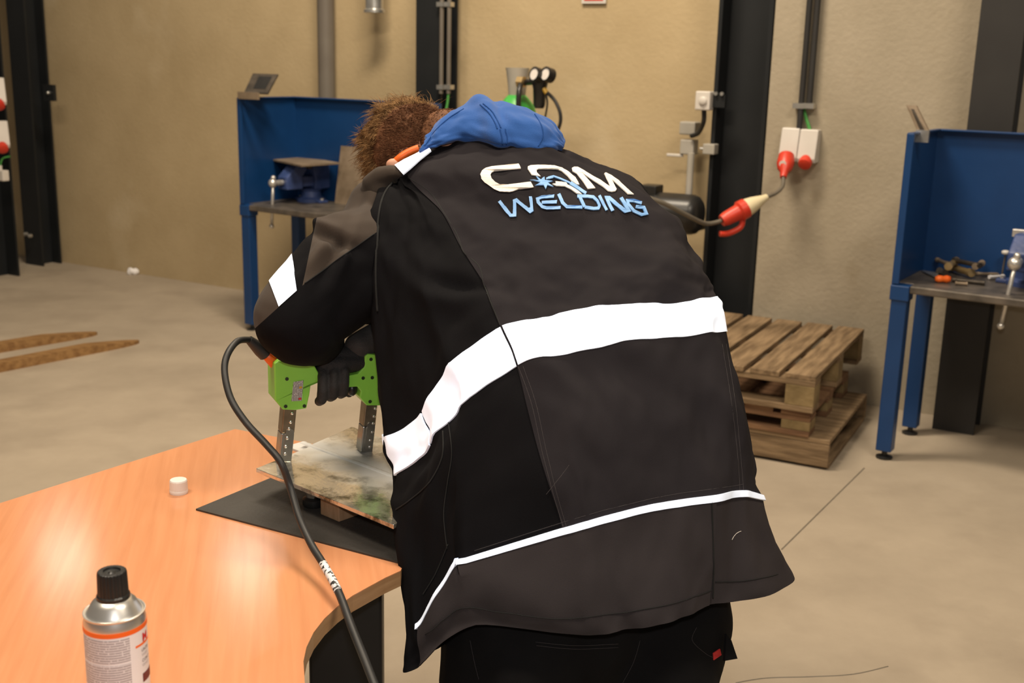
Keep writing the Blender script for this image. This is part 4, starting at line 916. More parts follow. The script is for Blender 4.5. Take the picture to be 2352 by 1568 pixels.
n = 72; v = []; prof = [(0.0182, 0.0), (0.0188, 0.0015), (0.0186, 0.006), (0.0173, 0.0075), (0.0166, 0.032), (0.0160, 0.0345), (0.0150, 0.0352), (0.0098, 0.0352), (0.0092, 0.0330), (0.0045, 0.0325), (0.002, 0.034)]
for i, (r, z) in enumerate(prof):
    for j in range(n):
        rr = r * (1 - (0.045 if (j % 3 == 0 and 3 <= i <= 6) else 0)); v.append(T @ Vector((rr * cos(2*pi*j/n), rr * sin(2*pi*j/n), ZC + z)))
f = [(i*n+j, i*n+(j+1)%n, (i+1)*n+(j+1)%n, (i+1)*n+j) for i in range(len(prof)-1) for j in range(n)] + [tuple((len(prof)-1)*n+j for j in range(n)), tuple(range(n-1, -1, -1))]
obj('cap', MB().add(v, f), 'black_plastic', can, smooth=True, autosm=30)
# printed panels wrapped on the can; angle measured from the direction to the camera
tow = math.atan2(-cy, -cx)
def wrap(a, z, r=CR): an = tow + a; return Vector((cx + r * cos(an), cy + r * sin(an), DZ + z))
def curved(a0, a1, z0, z1, r, n=16):
    v = [wrap(a0 + (a1 - a0) * i / n, z, rr) for rr in (r, r + 0.0002) for z in (z0, z1) for i in range(n + 1)]
    m = n + 1; f = []
    for i in range(n):
        f += [(i, i+1, m+i+1, m+i)[::-1], (2*m+i, 2*m+i+1, 3*m+i+1, 3*m+i), (i, 2*m+i, 2*m+i+1, i+1)[::-1], (m+i, m+i+1, 3*m+i+1, 3*m+i)[::-1]]
    f += [(0, m, 3*m, 2*m), (n, 2*m+n, 3*m+n, m+n)]
    return MB().add(v, f)
for z0, z1 in ((ZS - 0.047, ZS - 0.0185), (ZS - 0.078, ZS - 0.050), (ZS - 0.115, ZS - 0.081), (0.012, ZS - 0.118)):
    obj('text_block', curved(-1.35, 0.42, z0, z1, CR - 0.0004), 'text_can', can)
obj('orange_rule', curved(0.62, 1.6, ZS - 0.0352, ZS - 0.0325, CR - 0.0004), 'orange', can)
obj('colour_swatch', curved(0.86, 1.5, ZS - 0.082, ZS - 0.071, CR - 0.0004), 'ink_maroon', can)
def cantext(txt, a0, z, size, mat, bold=0.0):
    cu = bpy.data.curves.new('t', 'FONT'); cu.body = txt; cu.size = size; cu.offset = bold; cu.resolution_u = 3
    to = bpy.data.objects.new('t', cu); COL.objects.link(to)
    dg = bpy.context.evaluated_depsgraph_get(); me = bpy.data.meshes.new_from_object(to.evaluated_get(dg))
    mb = MB(); mb.add([wrap(a0 + q.co.x / CR, z + q.co.y, CR - 0.0001) for q in me.vertices], [tuple(p.vertices) for p in me.polygons])
    bpy.data.objects.remove(to); bpy.data.curves.remove(cu); bpy.data.meshes.remove(me)
    obj('lettering', mb, mat, can)
cantext('M', 0.93, ZS - 0.0315, 0.0145, 'ink_red', 0.0004)
cantext('UNTE', 0.86, ZS - 0.0435, 0.0055, 'ink')
cantext('WEIS', 0.86, ZS - 0.0495, 0.0055, 'ink_grey')
cantext('CONT', 0.86, ZS - 0.0565, 0.0055, 'ink')
cantext('WHIT', 0.86, ZS - 0.0625, 0.0055, 'ink_grey')

# ================================================================== the worker
def blob(balls, voxel, smooth_it=6, ells=()):
    """union of spheres / ellipsoids as one continuous surface"""
    mb = MB()
    for c, r in balls: mb.ball(c, r, 16, 10)
    for c, r, T in ells: mb.ball(c, r, 20, 14, T)
    me = mesh_from('tmp', mb.v, mb.f); o = bpy.data.objects.new('tmp', me); COL.objects.link(o)
    md = o.modifiers.new('r', 'REMESH'); md.mode = 'VOXEL'; md.voxel_size = voxel
    sm = o.modifiers.new('s', 'SMOOTH'); sm.factor = 0.5; sm.iterations = smooth_it
    dg = bpy.context.evaluated_depsgraph_get(); r = bpy.data.meshes.new_from_object(o.evaluated_get(dg))
    out = MB(); out.add([v.co.copy() for v in r.vertices], [tuple(p.vertices) for p in r.polygons])
    bpy.data.objects.remove(o); bpy.data.meshes.remove(me); bpy.data.meshes.remove(r)
    return out
def chain(pts, n=8):
    """pts: list of (Vector, r) -> dense interpolated balls"""
    out = []
    for (a, ra), (b, rb) in zip(pts, pts[1:]):
        for i in range(n): t = i / n; out.append((a.lerp(b, t), ra + (rb - ra) * t))
    out.append(pts[-1]); return out
def wp(px, py, Z, rpx): return (W(px, py, Z), rpx * Z / FPX)

hipc = W(1345, 1420, 1.97); 
person = thing('person', 'person in black work jacket with reflective stripes bending over the desk', 'person', (hipc.x, hipc.y - 0.02, 0))

# ---- jacket surface S(u,v): rows of (px,py), columns left silhouette -> right silhouette, depth per column
ROWS = [
 ([(929,1540),(962,1532),(1078,1440),(1340,1458),(1440,1446),(1540,1424),(1632,1392),(1725,1374),(1815,1338)], 1.775, [.085,.06,.02,0,0,.012,.04,.075,.15], .16),
 ([(934,1425),(963,1438),(1048,1292),(1293,1220),(1400,1190),(1520,1162),(1632,1144),(1705,1133),(1748,1146)], 1.765, [.10,.075,.03,0,0,.012,.045,.085,.15], .17),
 ([(906,1195),(960,1180),(1040,1100),(1236,1028),(1352,990),(1470,966),(1590,952),(1690,948),(1722,1050)], 1.79, [.13,.085,.035,0,0,.012,.045,.085,.15], .18),
 ([(902,1092),(976,1030),(1054,935),(1186,838),(1300,813),(1410,790),(1530,776),(1630,767),(1659,763)], 1.835, [.14,.075,.03,0,0,.01,.035,.085,.15], .19),
 ([(889,1003),(966,958),(1030,842),(1152,752),(1270,728),(1390,705),(1510,693),(1610,687),(1639,683)], 1.875, [.14,.085,.035,0.005,0,.01,.03,.08,.15], .19),
 ([(866,800),(910,758),(990,712),(1114,655),(1230,640),(1350,630),(1480,622),(1585,622),(1621,640)], 1.93, [.13,.09,.045,.01,0,.005,.025,.07,.15], .18),
 ([(848,600),(900,588),(972,578),(1062,575),(1180,558),(1300,545),(1430,534),(1540,530),(1588,562)], 2.00, [.10,.07,.04,.015,0,0,.02,.07,.15], .17),
 ([(853,490),(905,482),(960,478),(1012,483),(1130,462),(1250,447),(1370,440),(1470,448),(1518,474)], 2.07, [.075,.055,.035,.02,0,0,.02,.06,.13], .15),
 ([(884,418),(904,408),(920,404),(938,404),(1040,378),(1160,368),(1270,366),(1350,374),(1402,390)], 2.145, [.09,.07,.05,.03,0,0,.015,.05,.11], .12),
 ([(918,378),(936,366),(952,356),(970,347),(1052,328),(1140,332),(1216,338),(1268,345),(1306,350)], 2.20, [.08,.07,.05,.04,0.01,0,.01,.03,.07], .09),
 ([(985,352),(1000,345),(1020,338),(1040,334),(1080,330),(1140,332),(1180,338),(1210,345),(1235,352)], 2.25, [.05,.04,.03,.02,0.01,0,.01,.02,.04], .06)]
# two extra columns sharpen the corner of the hem piping
for k_, (pts, z0, off, bk_) in enumerate(ROWS):
    l2 = lambda a, b, t: (a[0] + (b[0] - a[0]) * t, a[1] + (b[1] - a[1]) * t)
    cb1 = {0: (1012, 1478), 1: (1002, 1372)}.get(k_, l2(pts[1], pts[2], .5)); cb2 = {0: (1140, 1437), 1: (1068, 1287)}.get(k_, l2(pts[2], pts[3], .15))
    ROWS[k_] = (pts[:2] + [cb1] + [pts[2]] + [cb2] + pts[3:], z0, off[:2] + [(off[1] + off[2]) / 2, off[2], off[2] * .85 + off[3] * .15] + off[3:], bk_)
NH = 7
GRID = []
for pts, z0, off, bk_ in ROWS:
    row = [W(p[0], p[1], z0 + o) for p, o in zip(pts, off)]
    L_, R__ = row[0], row[-1]; mid = (L_ + R__) / 2; ha = (R__ - L_) / 2
    B = (Vector((0.25, 0.96, 0)) if len(GRID) < 4 else Vector((-0.35, 0.9, -0.15))).normalized() * bk_
    for k in range(1, NH + 1):
        a = pi * k / (NH + 1); row.append(mid + ha * cos(a) + B * sin(a))
    GRID.append(row)
NU = 9 + NH; NV = len(GRID); NUG = 11 + NH
UM = ((0, 0), (1, 1), (1.5, 2), (2, 3), (2.15, 4), (3, 5), (NU, NUG))
def um(u):
    u %= NU
    for (a, A), (b, B) in zip(UM, UM[1:]):
        if u <= b: return A + (B - A) * (u - a) / (b - a)
def cr4(a, b, c, d, t): return 0.5 * (2 * b + (c - a) * t + (2 * a - 5 * b + 4 * c - d) * t * t + (3 * b - a - 3 * c + d) * t ** 3)
def S0(u, v):
    v = min(max(v, 0), NV - 1 - 1e-6); i = int(v); fv = v - i
    u = um(u) % NUG; j = int(u); fu = u - j
    rows = [GRID[min(max(i + k, 0), NV - 1)] for k in (-1, 0, 1, 2)]
    q = [cr4(r[(j - 1) % NUG], r[j], r[(j + 1) % NUG], r[(j + 2) % NUG], fu) for r in rows]
    return cr4(*q, fv)
def wr(u, v):
    """cloth folds, metres along the normal"""
    w = noise.noise(Vector((u * 0.75, v * 1.1, 3.1))) * 0.015
    w += noise.noise(Vector((u * 1.9 + v * 0.9, v * 1.5 - u * 0.5, 7.7))) * 0.0075
    w += noise.noise(Vector((u * 4.1 - v * 1.8, v * 3.3 + u, 1.7))) * 0.0022
    w += 0.0045 * (0.25 - abs(noise.noise(Vector((u * 1.1 + v * 0.75, v * 1.35 - u * 0.55, 9.3))))) + 0.0028 * (0.2 - abs(noise.noise(Vector((u * 2.3 - v * 1.2, v * 2.1 + u * 0.9, 4.4)))))
    # creases under the arm and a hanging fold on the lower left side
    w += 0.010 * math.exp(-((u - 2.2 + (v - 5.1) * 1.4) ** 2) / 0.10) * math.exp(-((v - 5.15) ** 2) / 0.22)
    w -= 0.010 * math.exp(-((u - 2.75 + (v - 5.1) * 1.4) ** 2) / 0.08) * math.exp(-((v - 5.15) ** 2) / 0.22)
    w += 0.007 * math.exp(-((u - 1.35) ** 2) / 0.05) * math.exp(-((v - 3.2) ** 2) / 1.2)
    w -= 0.008 * math.exp(-((u - 1.85) ** 2) / 0.05) * math.exp(-((v - 3.2) ** 2) / 1.2)
    return w
_c = {}
def S(u, v, off=0.0):
    e = 0.02
    du = S0(u + e, v) - S0(u - e, v); dv = S0(u, min(v + e, NV - 1)) - S0(u, max(v - e, 0))
    n = du.cross(dv)
    if n.length < 1e-12: n = Vector((0, -1, 0))
    n.normalize()
    return S0(u, v) + n * (wr(u, v) + off)
def patch(u0, u1, v0, v1, nu, nv, off, skirt=True):
    g = [[None] * (nu + 1) for _ in range(nv + 1)]; mb = MB(); v = []
    for i in range(nv + 1):
        for j_ in range(nu + 1):
            fu = j_ / nu; u = u0 + (u1 - u0) * fu
            a = v0(u) if callable(v0) else v0; b = v1(u) if callable(v1) else v1
            v.append(S(u, a + (b - a) * i / nv, off))
    m = nu + 1
    f = [(i*m+j_, i*m+j_+1, (i+1)*m+j_+1, (i+1)*m+j_) for i in range(nv) for j_ in range(nu)]
    if skirt:
        border = [(0, j_) for j_ in range(nu)] + [(i, nu) for i in range(nv)] + [(nv, j_) for j_ in range(nu, 0, -1)] + [(i, 0) for i in range(nv, 0, -1)]
        base = len(v)
        for i, j_ in border:
            u = u0 + (u1 - u0) * j_ / nu; a = v0(u) if callable(v0) else v0; b = v1(u) if callable(v1) else v1
            v.append(S(u, a + (b - a) * i / nv, -0.0008))
        k = len(border)
        for q in range(k):
            a = border[q]; b = border[(q + 1) % k]
            f.append((a[0]*m+a[1], base+q, base+(q+1)%k, b[0]*m+b[1]))
    mb.add(v, f); return mb
# base shell, closed around
nu, nv = 176, 150; v = []
for i in range(nv + 1):
    for j_ in range(nu): v.append(S(NU * j_ / nu, (NV - 1) * i / nv))
f = [(i*nu+j_, i*nu+(j_+1)%nu, (i+1)*nu+(j_+1)%nu, (i+1)*nu+j_) for i in range(nv) for j_ in range(nu)] + [tuple(nv*nu+j_ for j_ in range(nu))]
shell = MB().add(v, f)
jacket = obj('jacket', shell, 'fab_black', person, smooth=True, label='black work jacket with charcoal back and grey hem')
SM = lambda nm, mb, mat, **k: obj(nm, mb, mat, jacket, smooth=True, autosm=55, **k)
SM('back_panel', patch(3.0, 9.5, 0.99, 9.6, 120, 150, 0.0022), 'fab_char', label='charcoal back panel')
SM('shoulder_panel', patch(1.2, 3.02, 7.98, 9.4, 20, 20, 0.0012), 'fab_char')
SM('hem_panel', patch(1.05, 6.02, 0.0, 0.995, 70, 26, 0.0040), 'fab_grey', label='grey hem panel')
SM('hem_panel', patch(5.98, 12.0, 0.0, 0.995, 60, 26, 0.0010), 'fab_grey', label='grey hem panel right of the vent')
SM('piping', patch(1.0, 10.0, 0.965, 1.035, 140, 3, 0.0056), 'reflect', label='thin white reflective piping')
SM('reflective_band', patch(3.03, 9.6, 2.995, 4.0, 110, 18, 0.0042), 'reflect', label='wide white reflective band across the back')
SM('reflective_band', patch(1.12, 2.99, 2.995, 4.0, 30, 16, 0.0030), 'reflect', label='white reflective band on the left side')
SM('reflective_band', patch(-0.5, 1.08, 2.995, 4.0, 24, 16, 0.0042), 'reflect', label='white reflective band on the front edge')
BV = BVHTree.FromPolygons(shell.v, shell.f)
def hit(px, py, bvh=None, off=0.0):
    r = ray(px, py); p, n, i, d = (bvh or BV).ray_cast(CAM, r.normalized())
    if p is None: return None
    if n.dot(r) > 0: n = -n
    return p + n * off
def sline(pts, rad, mat, name, parent, bvh=None, off=0.002, n=10):
    q = crv([Vector((x, y, 0)) for x, y in pts], n); P = [hit(c.x, c.y, bvh, off) for c in q]; P = [p for p in P if p is not None]
    if len(P) > 1: return obj(name, MB().tube(P, rad, 5), mat, parent, smooth=True)
def decal(polys, mat, name, parent, off, th=0.0009, bvh=None, label=None):
    mb = MB()
    for poly in polys:
        # densify
        d = []
        for i in range(len(poly)):
            a = Vector(poly[i]); b = Vector(poly[(i + 1) % len(poly)]); k = max(1, int((b - a).length / 5))
            d += [a.lerp(b, t / k) for t in range(k)]
        P = [hit(p.x, p.y, bvh, off) for p in d]
        if any(p is None for p in P): continue
        tr = tessellate_polygon([[Vector((p.x, p.y, 0)) for p in d]])
        n = len(d); Q = [hit(p.x, p.y, bvh, off - th * 2.2) for p in d]
        f = []
        for a, b, c in tr:
            if ((d[b] - d[a]).x * (d[c] - d[a]).y - (d[b] - d[a]).y * (d[c] - d[a]).x) > 0: b, c = c, b
            f.append((a, b, c))
        for i in range(n): f.append((i, (i + 1) % n, n + (i + 1) % n, n + i))
        mb.add(P + Q, f)
    return obj(name, mb, mat, parent, label=label)
def stroke(pts, w):
    """stroked polyline -> outline polygon (2D)"""
    P = [Vector(p) for p in pts]; L_, R__ = [], []
    for i, p in enumerate(P):
        a = (P[i] - P[i - 1]).normalized() if i else None; b = (P[i + 1] - P[i]).normalized() if i < len(P) - 1 else None
        t = ((a or b) + (b or a)); t = t.normalized() if t.length > 0.2 else (b or a)
        nn = Vector((-t.y, t.x)); k = 1.0
        if a is not None and b is not None: k = min(1.7, 1 / max(0.45, abs(nn.dot(Vector((-a.y, a.x))))))
        L_.append(p + nn * w / 2 * k); R__.append(p - nn * w / 2 * k)
    return [tuple(p) for p in L_ + R__[::-1]]
def cz(pts, ox=1060, oy=340, s=4.704): return [(ox + x / s, oy + y / s) for x, y in pts]
LO = 0.0056
Cc = [(640,245),(615,195),(480,205),(330,220),(260,240),(220,270),(210,300),(225,345),(260,385),(310,420),(360,455),(420,480),(520,490),(560,485),(620,462),(785,440),(755,385),(640,395),(500,415),(420,412),(370,385),(330,345),(313,310),(320,290),(350,272),(450,260)]
Q1 = [(850,330),(755,315),(710,250),(710,225),(740,212),(880,205),(1000,210),(1080,235),(1150,280),(1220,340),(1250,385),(1265,420),(1235,415),(1180,380),(1140,330),(1080,275),(1040,255),(960,250),(830,250),(808,262),(815,290)]
Q2 = [(975,410),(1015,405),(1010,382),(1050,385),(1125,392),(1140,415),(1200,450),(1260,490),(1300,525),(1240,515),(1180,470),(1110,435),(1020,432)]
Mm = [(1185,240),(1210,228),(1250,228),(1310,260),(1430,330),(1500,365),(1580,425),(1600,440),(1590,410),(1535,300),(1550,290),(1610,320),(1690,375),(1740,420),(1850,525),(1790,522),(1720,455),(1650,390),(1615,360),(1640,410),(1670,470),(1660,490),(1620,497),(1580,490),(1520,440),(1420,375),(1340,320),(1295,290),(1350,350),(1410,420),(1440,458),(1360,465),(1300,380),(1240,300),(1195,275)]
decal([cz(Cc)], 'print_white', 'logo_letter_c', jacket, LO, label='cream printed letter C')
decal([cz(Q1), cz(Q2)], 'print_white', 'logo_letter_q', jacket, LO, label='cream printed letter Q')
decal([cz(Mm)], 'print_white', 'logo_letter_m', jacket, LO, label='cream printed letter M')
star = [(800,328),(850,365),(890,335),(893,370),(980,380),(925,400),(985,443),(920,425),(905,468),(880,425),(800,425),(845,395),(745,367),(830,378)]
decal([cz(star)], 'print_blue', 'logo_star', jacket, LO + 0.0004, label='light blue spark star')
decal([cz(stroke([(910,357),(950,338),(985,330),(1060,355),(1168,402)], 15)), cz(stroke([(1165,400),(1250,455),(1345,515)], 32)), cz(stroke([(930,348),(985,336)], 24))], 'print_blue', 'logo_torch', jacket, LO + 0.0006, label='light blue welding torch outline')
lets = {'w': [[(418,585),(535,745),(578,742),(580,585),(600,578),(745,702),(764,690),(750,538)]],
 'e': [[(1000,541),(870,545),(828,562),(835,600),(880,650),(930,662),(1072,660)], [(872,602),(1032,600)]],
 'l': [[(1045,520),(1090,610),(1140,655),(1295,660)]],
 'd': [[(1245,545),(1360,545),(1420,552),(1462,590),(1485,640),(1470,672),(1420,675),(1322,658)], [(1270,550),(1322,658)]],
 'i': [[(1485,537),(1567,692)]],
 'n': [[(1630,697),(1562,560),(1592,562),(1755,698),(1790,690),(1716,560)]],
 'g': [[(1930,615),(1850,590),(1785,590),(1790,625),(1850,695),(1930,735),(1985,725),(1952,660),(1870,650)]]}
cnt = 0
for ch in ('w', 'e', 'l', 'd', 'i', 'n', 'g'):
    decal([cz(stroke(s_, 35 if ch in 'wn' else 31)) for s_ in lets[ch]], 'print_blue', 'logo_letter_' + ch, jacket, LO, label='light blue printed letter ' + ch.upper())
# seams and stitching
sline([(938,408),(985,440),(1020,490),(1050,540),(1066,580),(1100,612),(1112,652),(1130,700),(1150,748)], 0.0016, 'seam', 'seam', jacket, off=0.001)
sline([(1192,842),(1222,930),(1246,1040),(1276,1150),(1297,1216)], 0.0004, 'stitch', 'stitching', jacket, off=0.0022)
sline([(1203,842),(1232,930),(1256,1040),(1284,1150),(1303,1212)], 0.0004, 'stitch', 'stitching', jacket, off=0.0022)
sline([(1665,790),(1680,880),(1692,970),(1700,1060),(1706,1128)], 0.0004, 'stitch', 'stitching', jacket, off=0.0022)
sline([(1656,790),(1671,880),(1684,970),(1693,1060),(1697,1128)], 0.0004, 'stitch', 'stitching', jacket, off=0.0022)
sline([(1255,1135),(1285,1098),(1308,1068)], 0.0004, 'stitch', 'stitching', jacket, off=0.0022)
sline([(1090,1264),(1180,1235),(1290,1200),(1400,1168),(1520,1140),(1640,1122),(1705,1112)], 0.0004, 'stitch', 'stitching', jacket, off=0.0022)
sline([(980,1455),(1060,1395),(1150,1402),(1280,1418),(1400,1408),(1520,1390),(1600,1365),(1632,1352)], 0.0008, 'seam', 'hem_seam', jacket, off=0.0046)
sline([(1642,1335),(1700,1334),(1760,1325),(1785,1318)], 0.0008, 'seam', 'hem_seam', jacket, off=0.0016)
sline([(1632,1150),(1634,1220),(1636,1300),(1634,1372)], 0.0014, 'seam', 'vent_seam', jacket, off=0.0044)
sline([(1030,965),(1038,1040),(1028,1110),(1020,1180),(1028,1260)], 0.0009, 'seam', 'pocket_seam', jacket, off=0.001)
sline([(1018,990),(1016,1050),(985,1110),(940,1150),(910,1170)], 0.0012, 'seam', 'pocket_flap_seam', jacket, off=0.001)
sline([(1030,1250),(1000,1320),(972,1365)], 0.0010, 'seam', 'pocket_seam', jacket, off=0.001)

sline([(1679, 1239), (1684, 1230), (1692, 1223), (1701, 1219)], 0.0005, 'print_white', 'lint_thread', jacket, off=0.0022)

# ---- sleeves
def split_sleeve(mb, planes):
    bm = bmesh.new(); vs = [bm.verts.new(p) for p in mb.v]
    for q in mb.f:
        try: bm.faces.new([vs[i] for i in q])
        except ValueError: pass
    for co, no in planes:
        bmesh.ops.bisect_plane(bm, geom=list(bm.verts) + list(bm.edges) + list(bm.faces), plane_co=co, plane_no=no)
    bm.normal_update(); return bm
def camplane(a, b): return (CAM, ray(*a).cross(ray(*b)).normalized())
SL = [wp(874, 492, 2.27, 84), wp(858, 560, 2.24, 96), wp(800, 590, 2.14, 108), wp(748, 640, 2.10, 97), wp(694, 697, 2.06, 93), wp(668, 735, 2.04, 88), wp(690, 758, 2.06, 83), wp(722, 772, 2.12, 68), wp(736, 778, 2.17, 58), wp(748, 790, 2.22, 44)]
balls = chain(SL, 7) + chain([wp(846, 655, 2.21, 90), wp(800, 665, 2.12, 88), wp(720, 725, 2.09, 85)], 6)
mbS = blob(balls, 0.0055, 8)
# folds on the upper sleeve
bmT = bmesh.new(); vs = [bmT.verts.new(p) for p in mbS.v]
for q in mbS.f: bmT.faces.new([vs[i] for i in q])
bmT.normal_update()
def gl(x, y, cx_, cy_, ang, sl, sw):
    dx, dy = x - cx_, y - cy_; a = dx * cos(ang) + dy * sin(ang); b = -dx * sin(ang) + dy * cos(ang)
    return math.exp(-(a / sl) ** 2 - (b / sw) ** 2)
for q in bmT.verts:
    x, y, z = PX(q.co)
    w = 0.016 * gl(x, y, 742, 520, radians(20), 45, 14) - 0.022 * gl(x, y, 770, 548, radians(25), 60, 16) + 0.013 * gl(x, y, 725, 590, radians(-50), 60, 14)
    w += 0.012 * gl(x, y, 790, 590, radians(-70), 60, 14) - 0.012 * gl(x, y, 760, 600, radians(-60), 60, 16) - 0.008 * gl(x, y, 690, 600, radians(-60), 45, 12)
    w += 0.006 * gl(x, y, 850, 440, radians(-60), 60, 14) - 0.006 * gl(x, y, 825, 470, radians(-60), 60, 14)
    w += noise.noise(q.co * 14) * 0.004 + noise.noise(q.co * 34) * 0.0015
    q.co += q.normal * w
mbS = MB(); bmT.verts.index_update(); mbS.add([q.co.copy() for q in bmT.verts], [tuple(k.index for k in p.verts) for p in bmT.faces]); bmT.free()
pS = camplane((700, 651), (640, 705)); pS2 = camplane((862, 535), (700, 651)); pA = camplane((672, 588), (681, 665)); pB = camplane((620, 648), (640, 702)); pC = camplane((718, 545), (698, 640))
bm = split_sleeve(mbS, [pS, pS2, pA, pB, pC])
regions = {'brown': MB(), 'black': MB(), 'band': MB()}
for q in bm.faces:
    x, y, z = PX(q.calc_center_median())
    def side(a, b): return (b[0] - a[0]) * (y - a[1]) - (b[1] - a[1]) * (x - a[0])
    if x > 700: upr = side((862, 535), (700, 651)) > 0
    else: upr = side((700, 651), (640, 705)) > 0
    A = side((672, 588), (681, 665)) > 0; Bq = side((620, 648), (640, 702)) < 0; Cq = side((718, 545), (698, 640)) > 0
    if upr and A and Bq: key = 'band'
    elif upr and not A and Cq: key = 'black'
    elif upr: key = 'brown'
    else: key = 'black'
    r_ = regions[key]; off = q.normal * (0.0016 if key == 'band' else 0.0)
    r_.add([p.co + p.normal * (0.0016 if key == 'band' else 0.0) for p in q.verts], [tuple(range(len(q.verts)))])
bm.free()
def weld(mb):
    bm = bmesh.new(); vs = [bm.verts.new(p) for p in mb.v]
    for q in mb.f: bm.faces.new([vs[i] for i in q])
    bmesh.ops.remove_doubles(bm, verts=bm.verts, dist=0.00005); bm.verts.index_update()
    o = MB(); o.add([q.co.copy() for q in bm.verts], [tuple(k.index for k in p.verts) for p in bm.faces]); bm.free(); return o
slv = obj('sleeve', weld(regions['black']), 'fab_black', person, smooth=True, label='left sleeve, black underside')
obj('sleeve_panel', weld(regions['brown']), 'fab_brown', slv, smooth=True, label='brown grey upper sleeve panel')
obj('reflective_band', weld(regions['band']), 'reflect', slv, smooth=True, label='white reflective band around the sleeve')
BS = BVHTree.FromPolygons(mbS.v, mbS.f)
sline([(858, 538), (790, 586), (700, 651)], 0.0012, 'seam', 'seam', slv, bvh=BS, off=0.0006)
BSJ = BVHTree.FromPolygons(mbS.v + shell.v, list(mbS.f) + [tuple(i + len(mbS.v) for i in q) for q in shell.f])
sline([(908, 412), (884, 445), (871, 490), (866, 560), (864, 640), (868, 715)], 0.0022, 'seam', 'armhole_seam', slv, bvh=BSJ, off=0.001)
gs = blob(chain([wp(856, 640, 2.165, 5), wp(860, 690, 2.15, 11), wp(862, 728, 2.14, 14)], 6) + chain([wp(868, 660, 2.15, 4), wp(880, 700, 2.13, 8), wp(888, 722, 2.12, 7)], 6), 0.003, 3)
obj('gusset', gs, 'fab_brown', slv, smooth=True, label='brown folded underarm gusset')
# right sleeve, behind the body
SR = [wp(1420, 480, 2.28, 80), wp(1340, 600, 2.38, 78), wp(1230, 740, 2.44, 68), wp(1180, 790, 2.45, 62), wp(1060, 810, 2.42, 55), wp(935, 808, 2.38, 42)]
obj('sleeve', blob(chain(SR, 7), 0.008, 6), 'fab_black', person, smooth=True, label='right sleeve behind the body')

# ---- white shoulder patch, grey collar piece
P4 = lambda pts: [W(*p) for p in pts]
def quadstrip(rows):
    m = len(rows[0]); mb = MB(); v = [p for r_ in rows for p in r_]
    f = [(i*m+k, i*m+k+1, (i+1)*m+k+1, (i+1)*m+k) for i in range(len(rows)-1) for k in range(m-1)]
    return mb.add(v, f)
def solid(mb, th):
    bm = bmesh.new(); vs = [bm.verts.new(p) for p in mb.v]
    for q in mb.f: bm.faces.new([vs[i] for i in q])
    bm.normal_update(); bmesh.ops.solidify(bm, geom=list(bm.faces), thickness=th); bm.verts.index_update()
    o = MB(); o.add([q.co.copy() for q in bm.verts], [tuple(k.index for k in p.verts) for p in bm.faces]); bm.free(); return o
ptc = quadstrip([P4([(908, 381, 2.195), (930, 368, 2.198), (955, 356, 2.20), (984, 340, 2.205)]), P4([(918, 392, 2.17), (937, 376, 2.172), (960, 362, 2.175), (988, 343, 2.185)]), P4([(927, 402, 2.15), (944, 388, 2.155), (966, 368, 2.165), (991, 348, 2.178)])])
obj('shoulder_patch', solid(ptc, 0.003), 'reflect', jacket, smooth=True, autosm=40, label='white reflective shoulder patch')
cb_ = blob(chain([wp(850, 420, 2.22, 20), wp(875, 403, 2.21, 22), wp(900, 396, 2.20, 18), wp(920, 398, 2.19, 12)], 5) + chain([wp(846, 440, 2.235, 22), wp(872, 432, 2.228, 32), wp(898, 414, 2.215, 20)], 5), 0.005, 5)
obj('collar', cb_, 'fab_brown', jacket, smooth=True, label='brown grey shoulder fold')

# ---- hood
slices = [((962, 347), (970, 338), 2.20), ((985, 340), (982, 312), 2.205), ((1012, 334), (1006, 280), 2.21), ((1058, 324), (1048, 250), 2.22), ((1108, 328), (1104, 230), 2.215), ((1165, 340), (1172, 238), 2.20), ((1228, 345), (1236, 258), 2.20), ((1272, 346), (1279, 290), 2.21), ((1292, 345), (1297, 325), 2.225)]
HG = []
for i, (b0_, t0_, z) in enumerate(slices):
    b0_, t0_ = Vector(b0_), Vector(t0_); ring = []
    hgt_ = (t0_ - b0_).length * z / FPX
    for k in range(12):
        a = 2 * pi * k / 12                     # 0 bottom, toward the camera, top, far side
        f_ = (1 - cos(a)) / 2; q = b0_.lerp(t0_, f_)
        dep = -sin(a) * hgt_ * (0.42 if sin(a) > 0 else 0.75) + f_ * hgt_ * 0.55
        ring.append(W(q.x, q.y, z + dep - 0.015))
    HG.append(ring)
def H0(u, v):
    v = min(max(v, 0), len(HG) - 1 - 1e-6); i = int(v); fv = v - i; u %= 12; j_ = int(u); fu = u - j_
    rows = [HG[min(max(i + k, 0), len(HG) - 1)] for k in (-1, 0, 1, 2)]
    return cr4(*[cr4(r[(j_-1) % 12], r[j_], r[(j_+1) % 12], r[(j_+2) % 12], fu) for r in rows], fv)
nu, nv = 60, 72; v = []
for i in range(nv + 1):
    vv = (len(HG) - 1) * i / nv
    for j_ in range(nu):
        u = 12 * j_ / nu; e = 0.03
        n_ = (H0(u + e, vv) - H0(u - e, vv)).cross(H0(u, vv + e) - H0(u, vv - e)); n_ = n_.normalized() if n_.length > 1e-12 else Vector((0, 0, 0))
        if n_.dot(H0(u, vv) - sum(HG[min(int(vv), len(HG)-1)], Vector()) / 12) < 0: n_ = -n_
        w = 0.010 * math.exp(-((vv - 4.35 + (u - 3) * 0.12) / 0.38) ** 2) * (1 if 1.0 < u < 7 else 0.3)
        w += -0.006 * math.exp(-((vv - 4.85 + (u - 3) * 0.12) / 0.16) ** 2) + 0.006 * noise.noise(Vector((u * .7, vv * 1.1, 2))) + 0.003 * noise.noise(Vector((u * 1.7 + vv, vv * 2, 5)))
        v.append(H0(u, vv) + n_ * w)
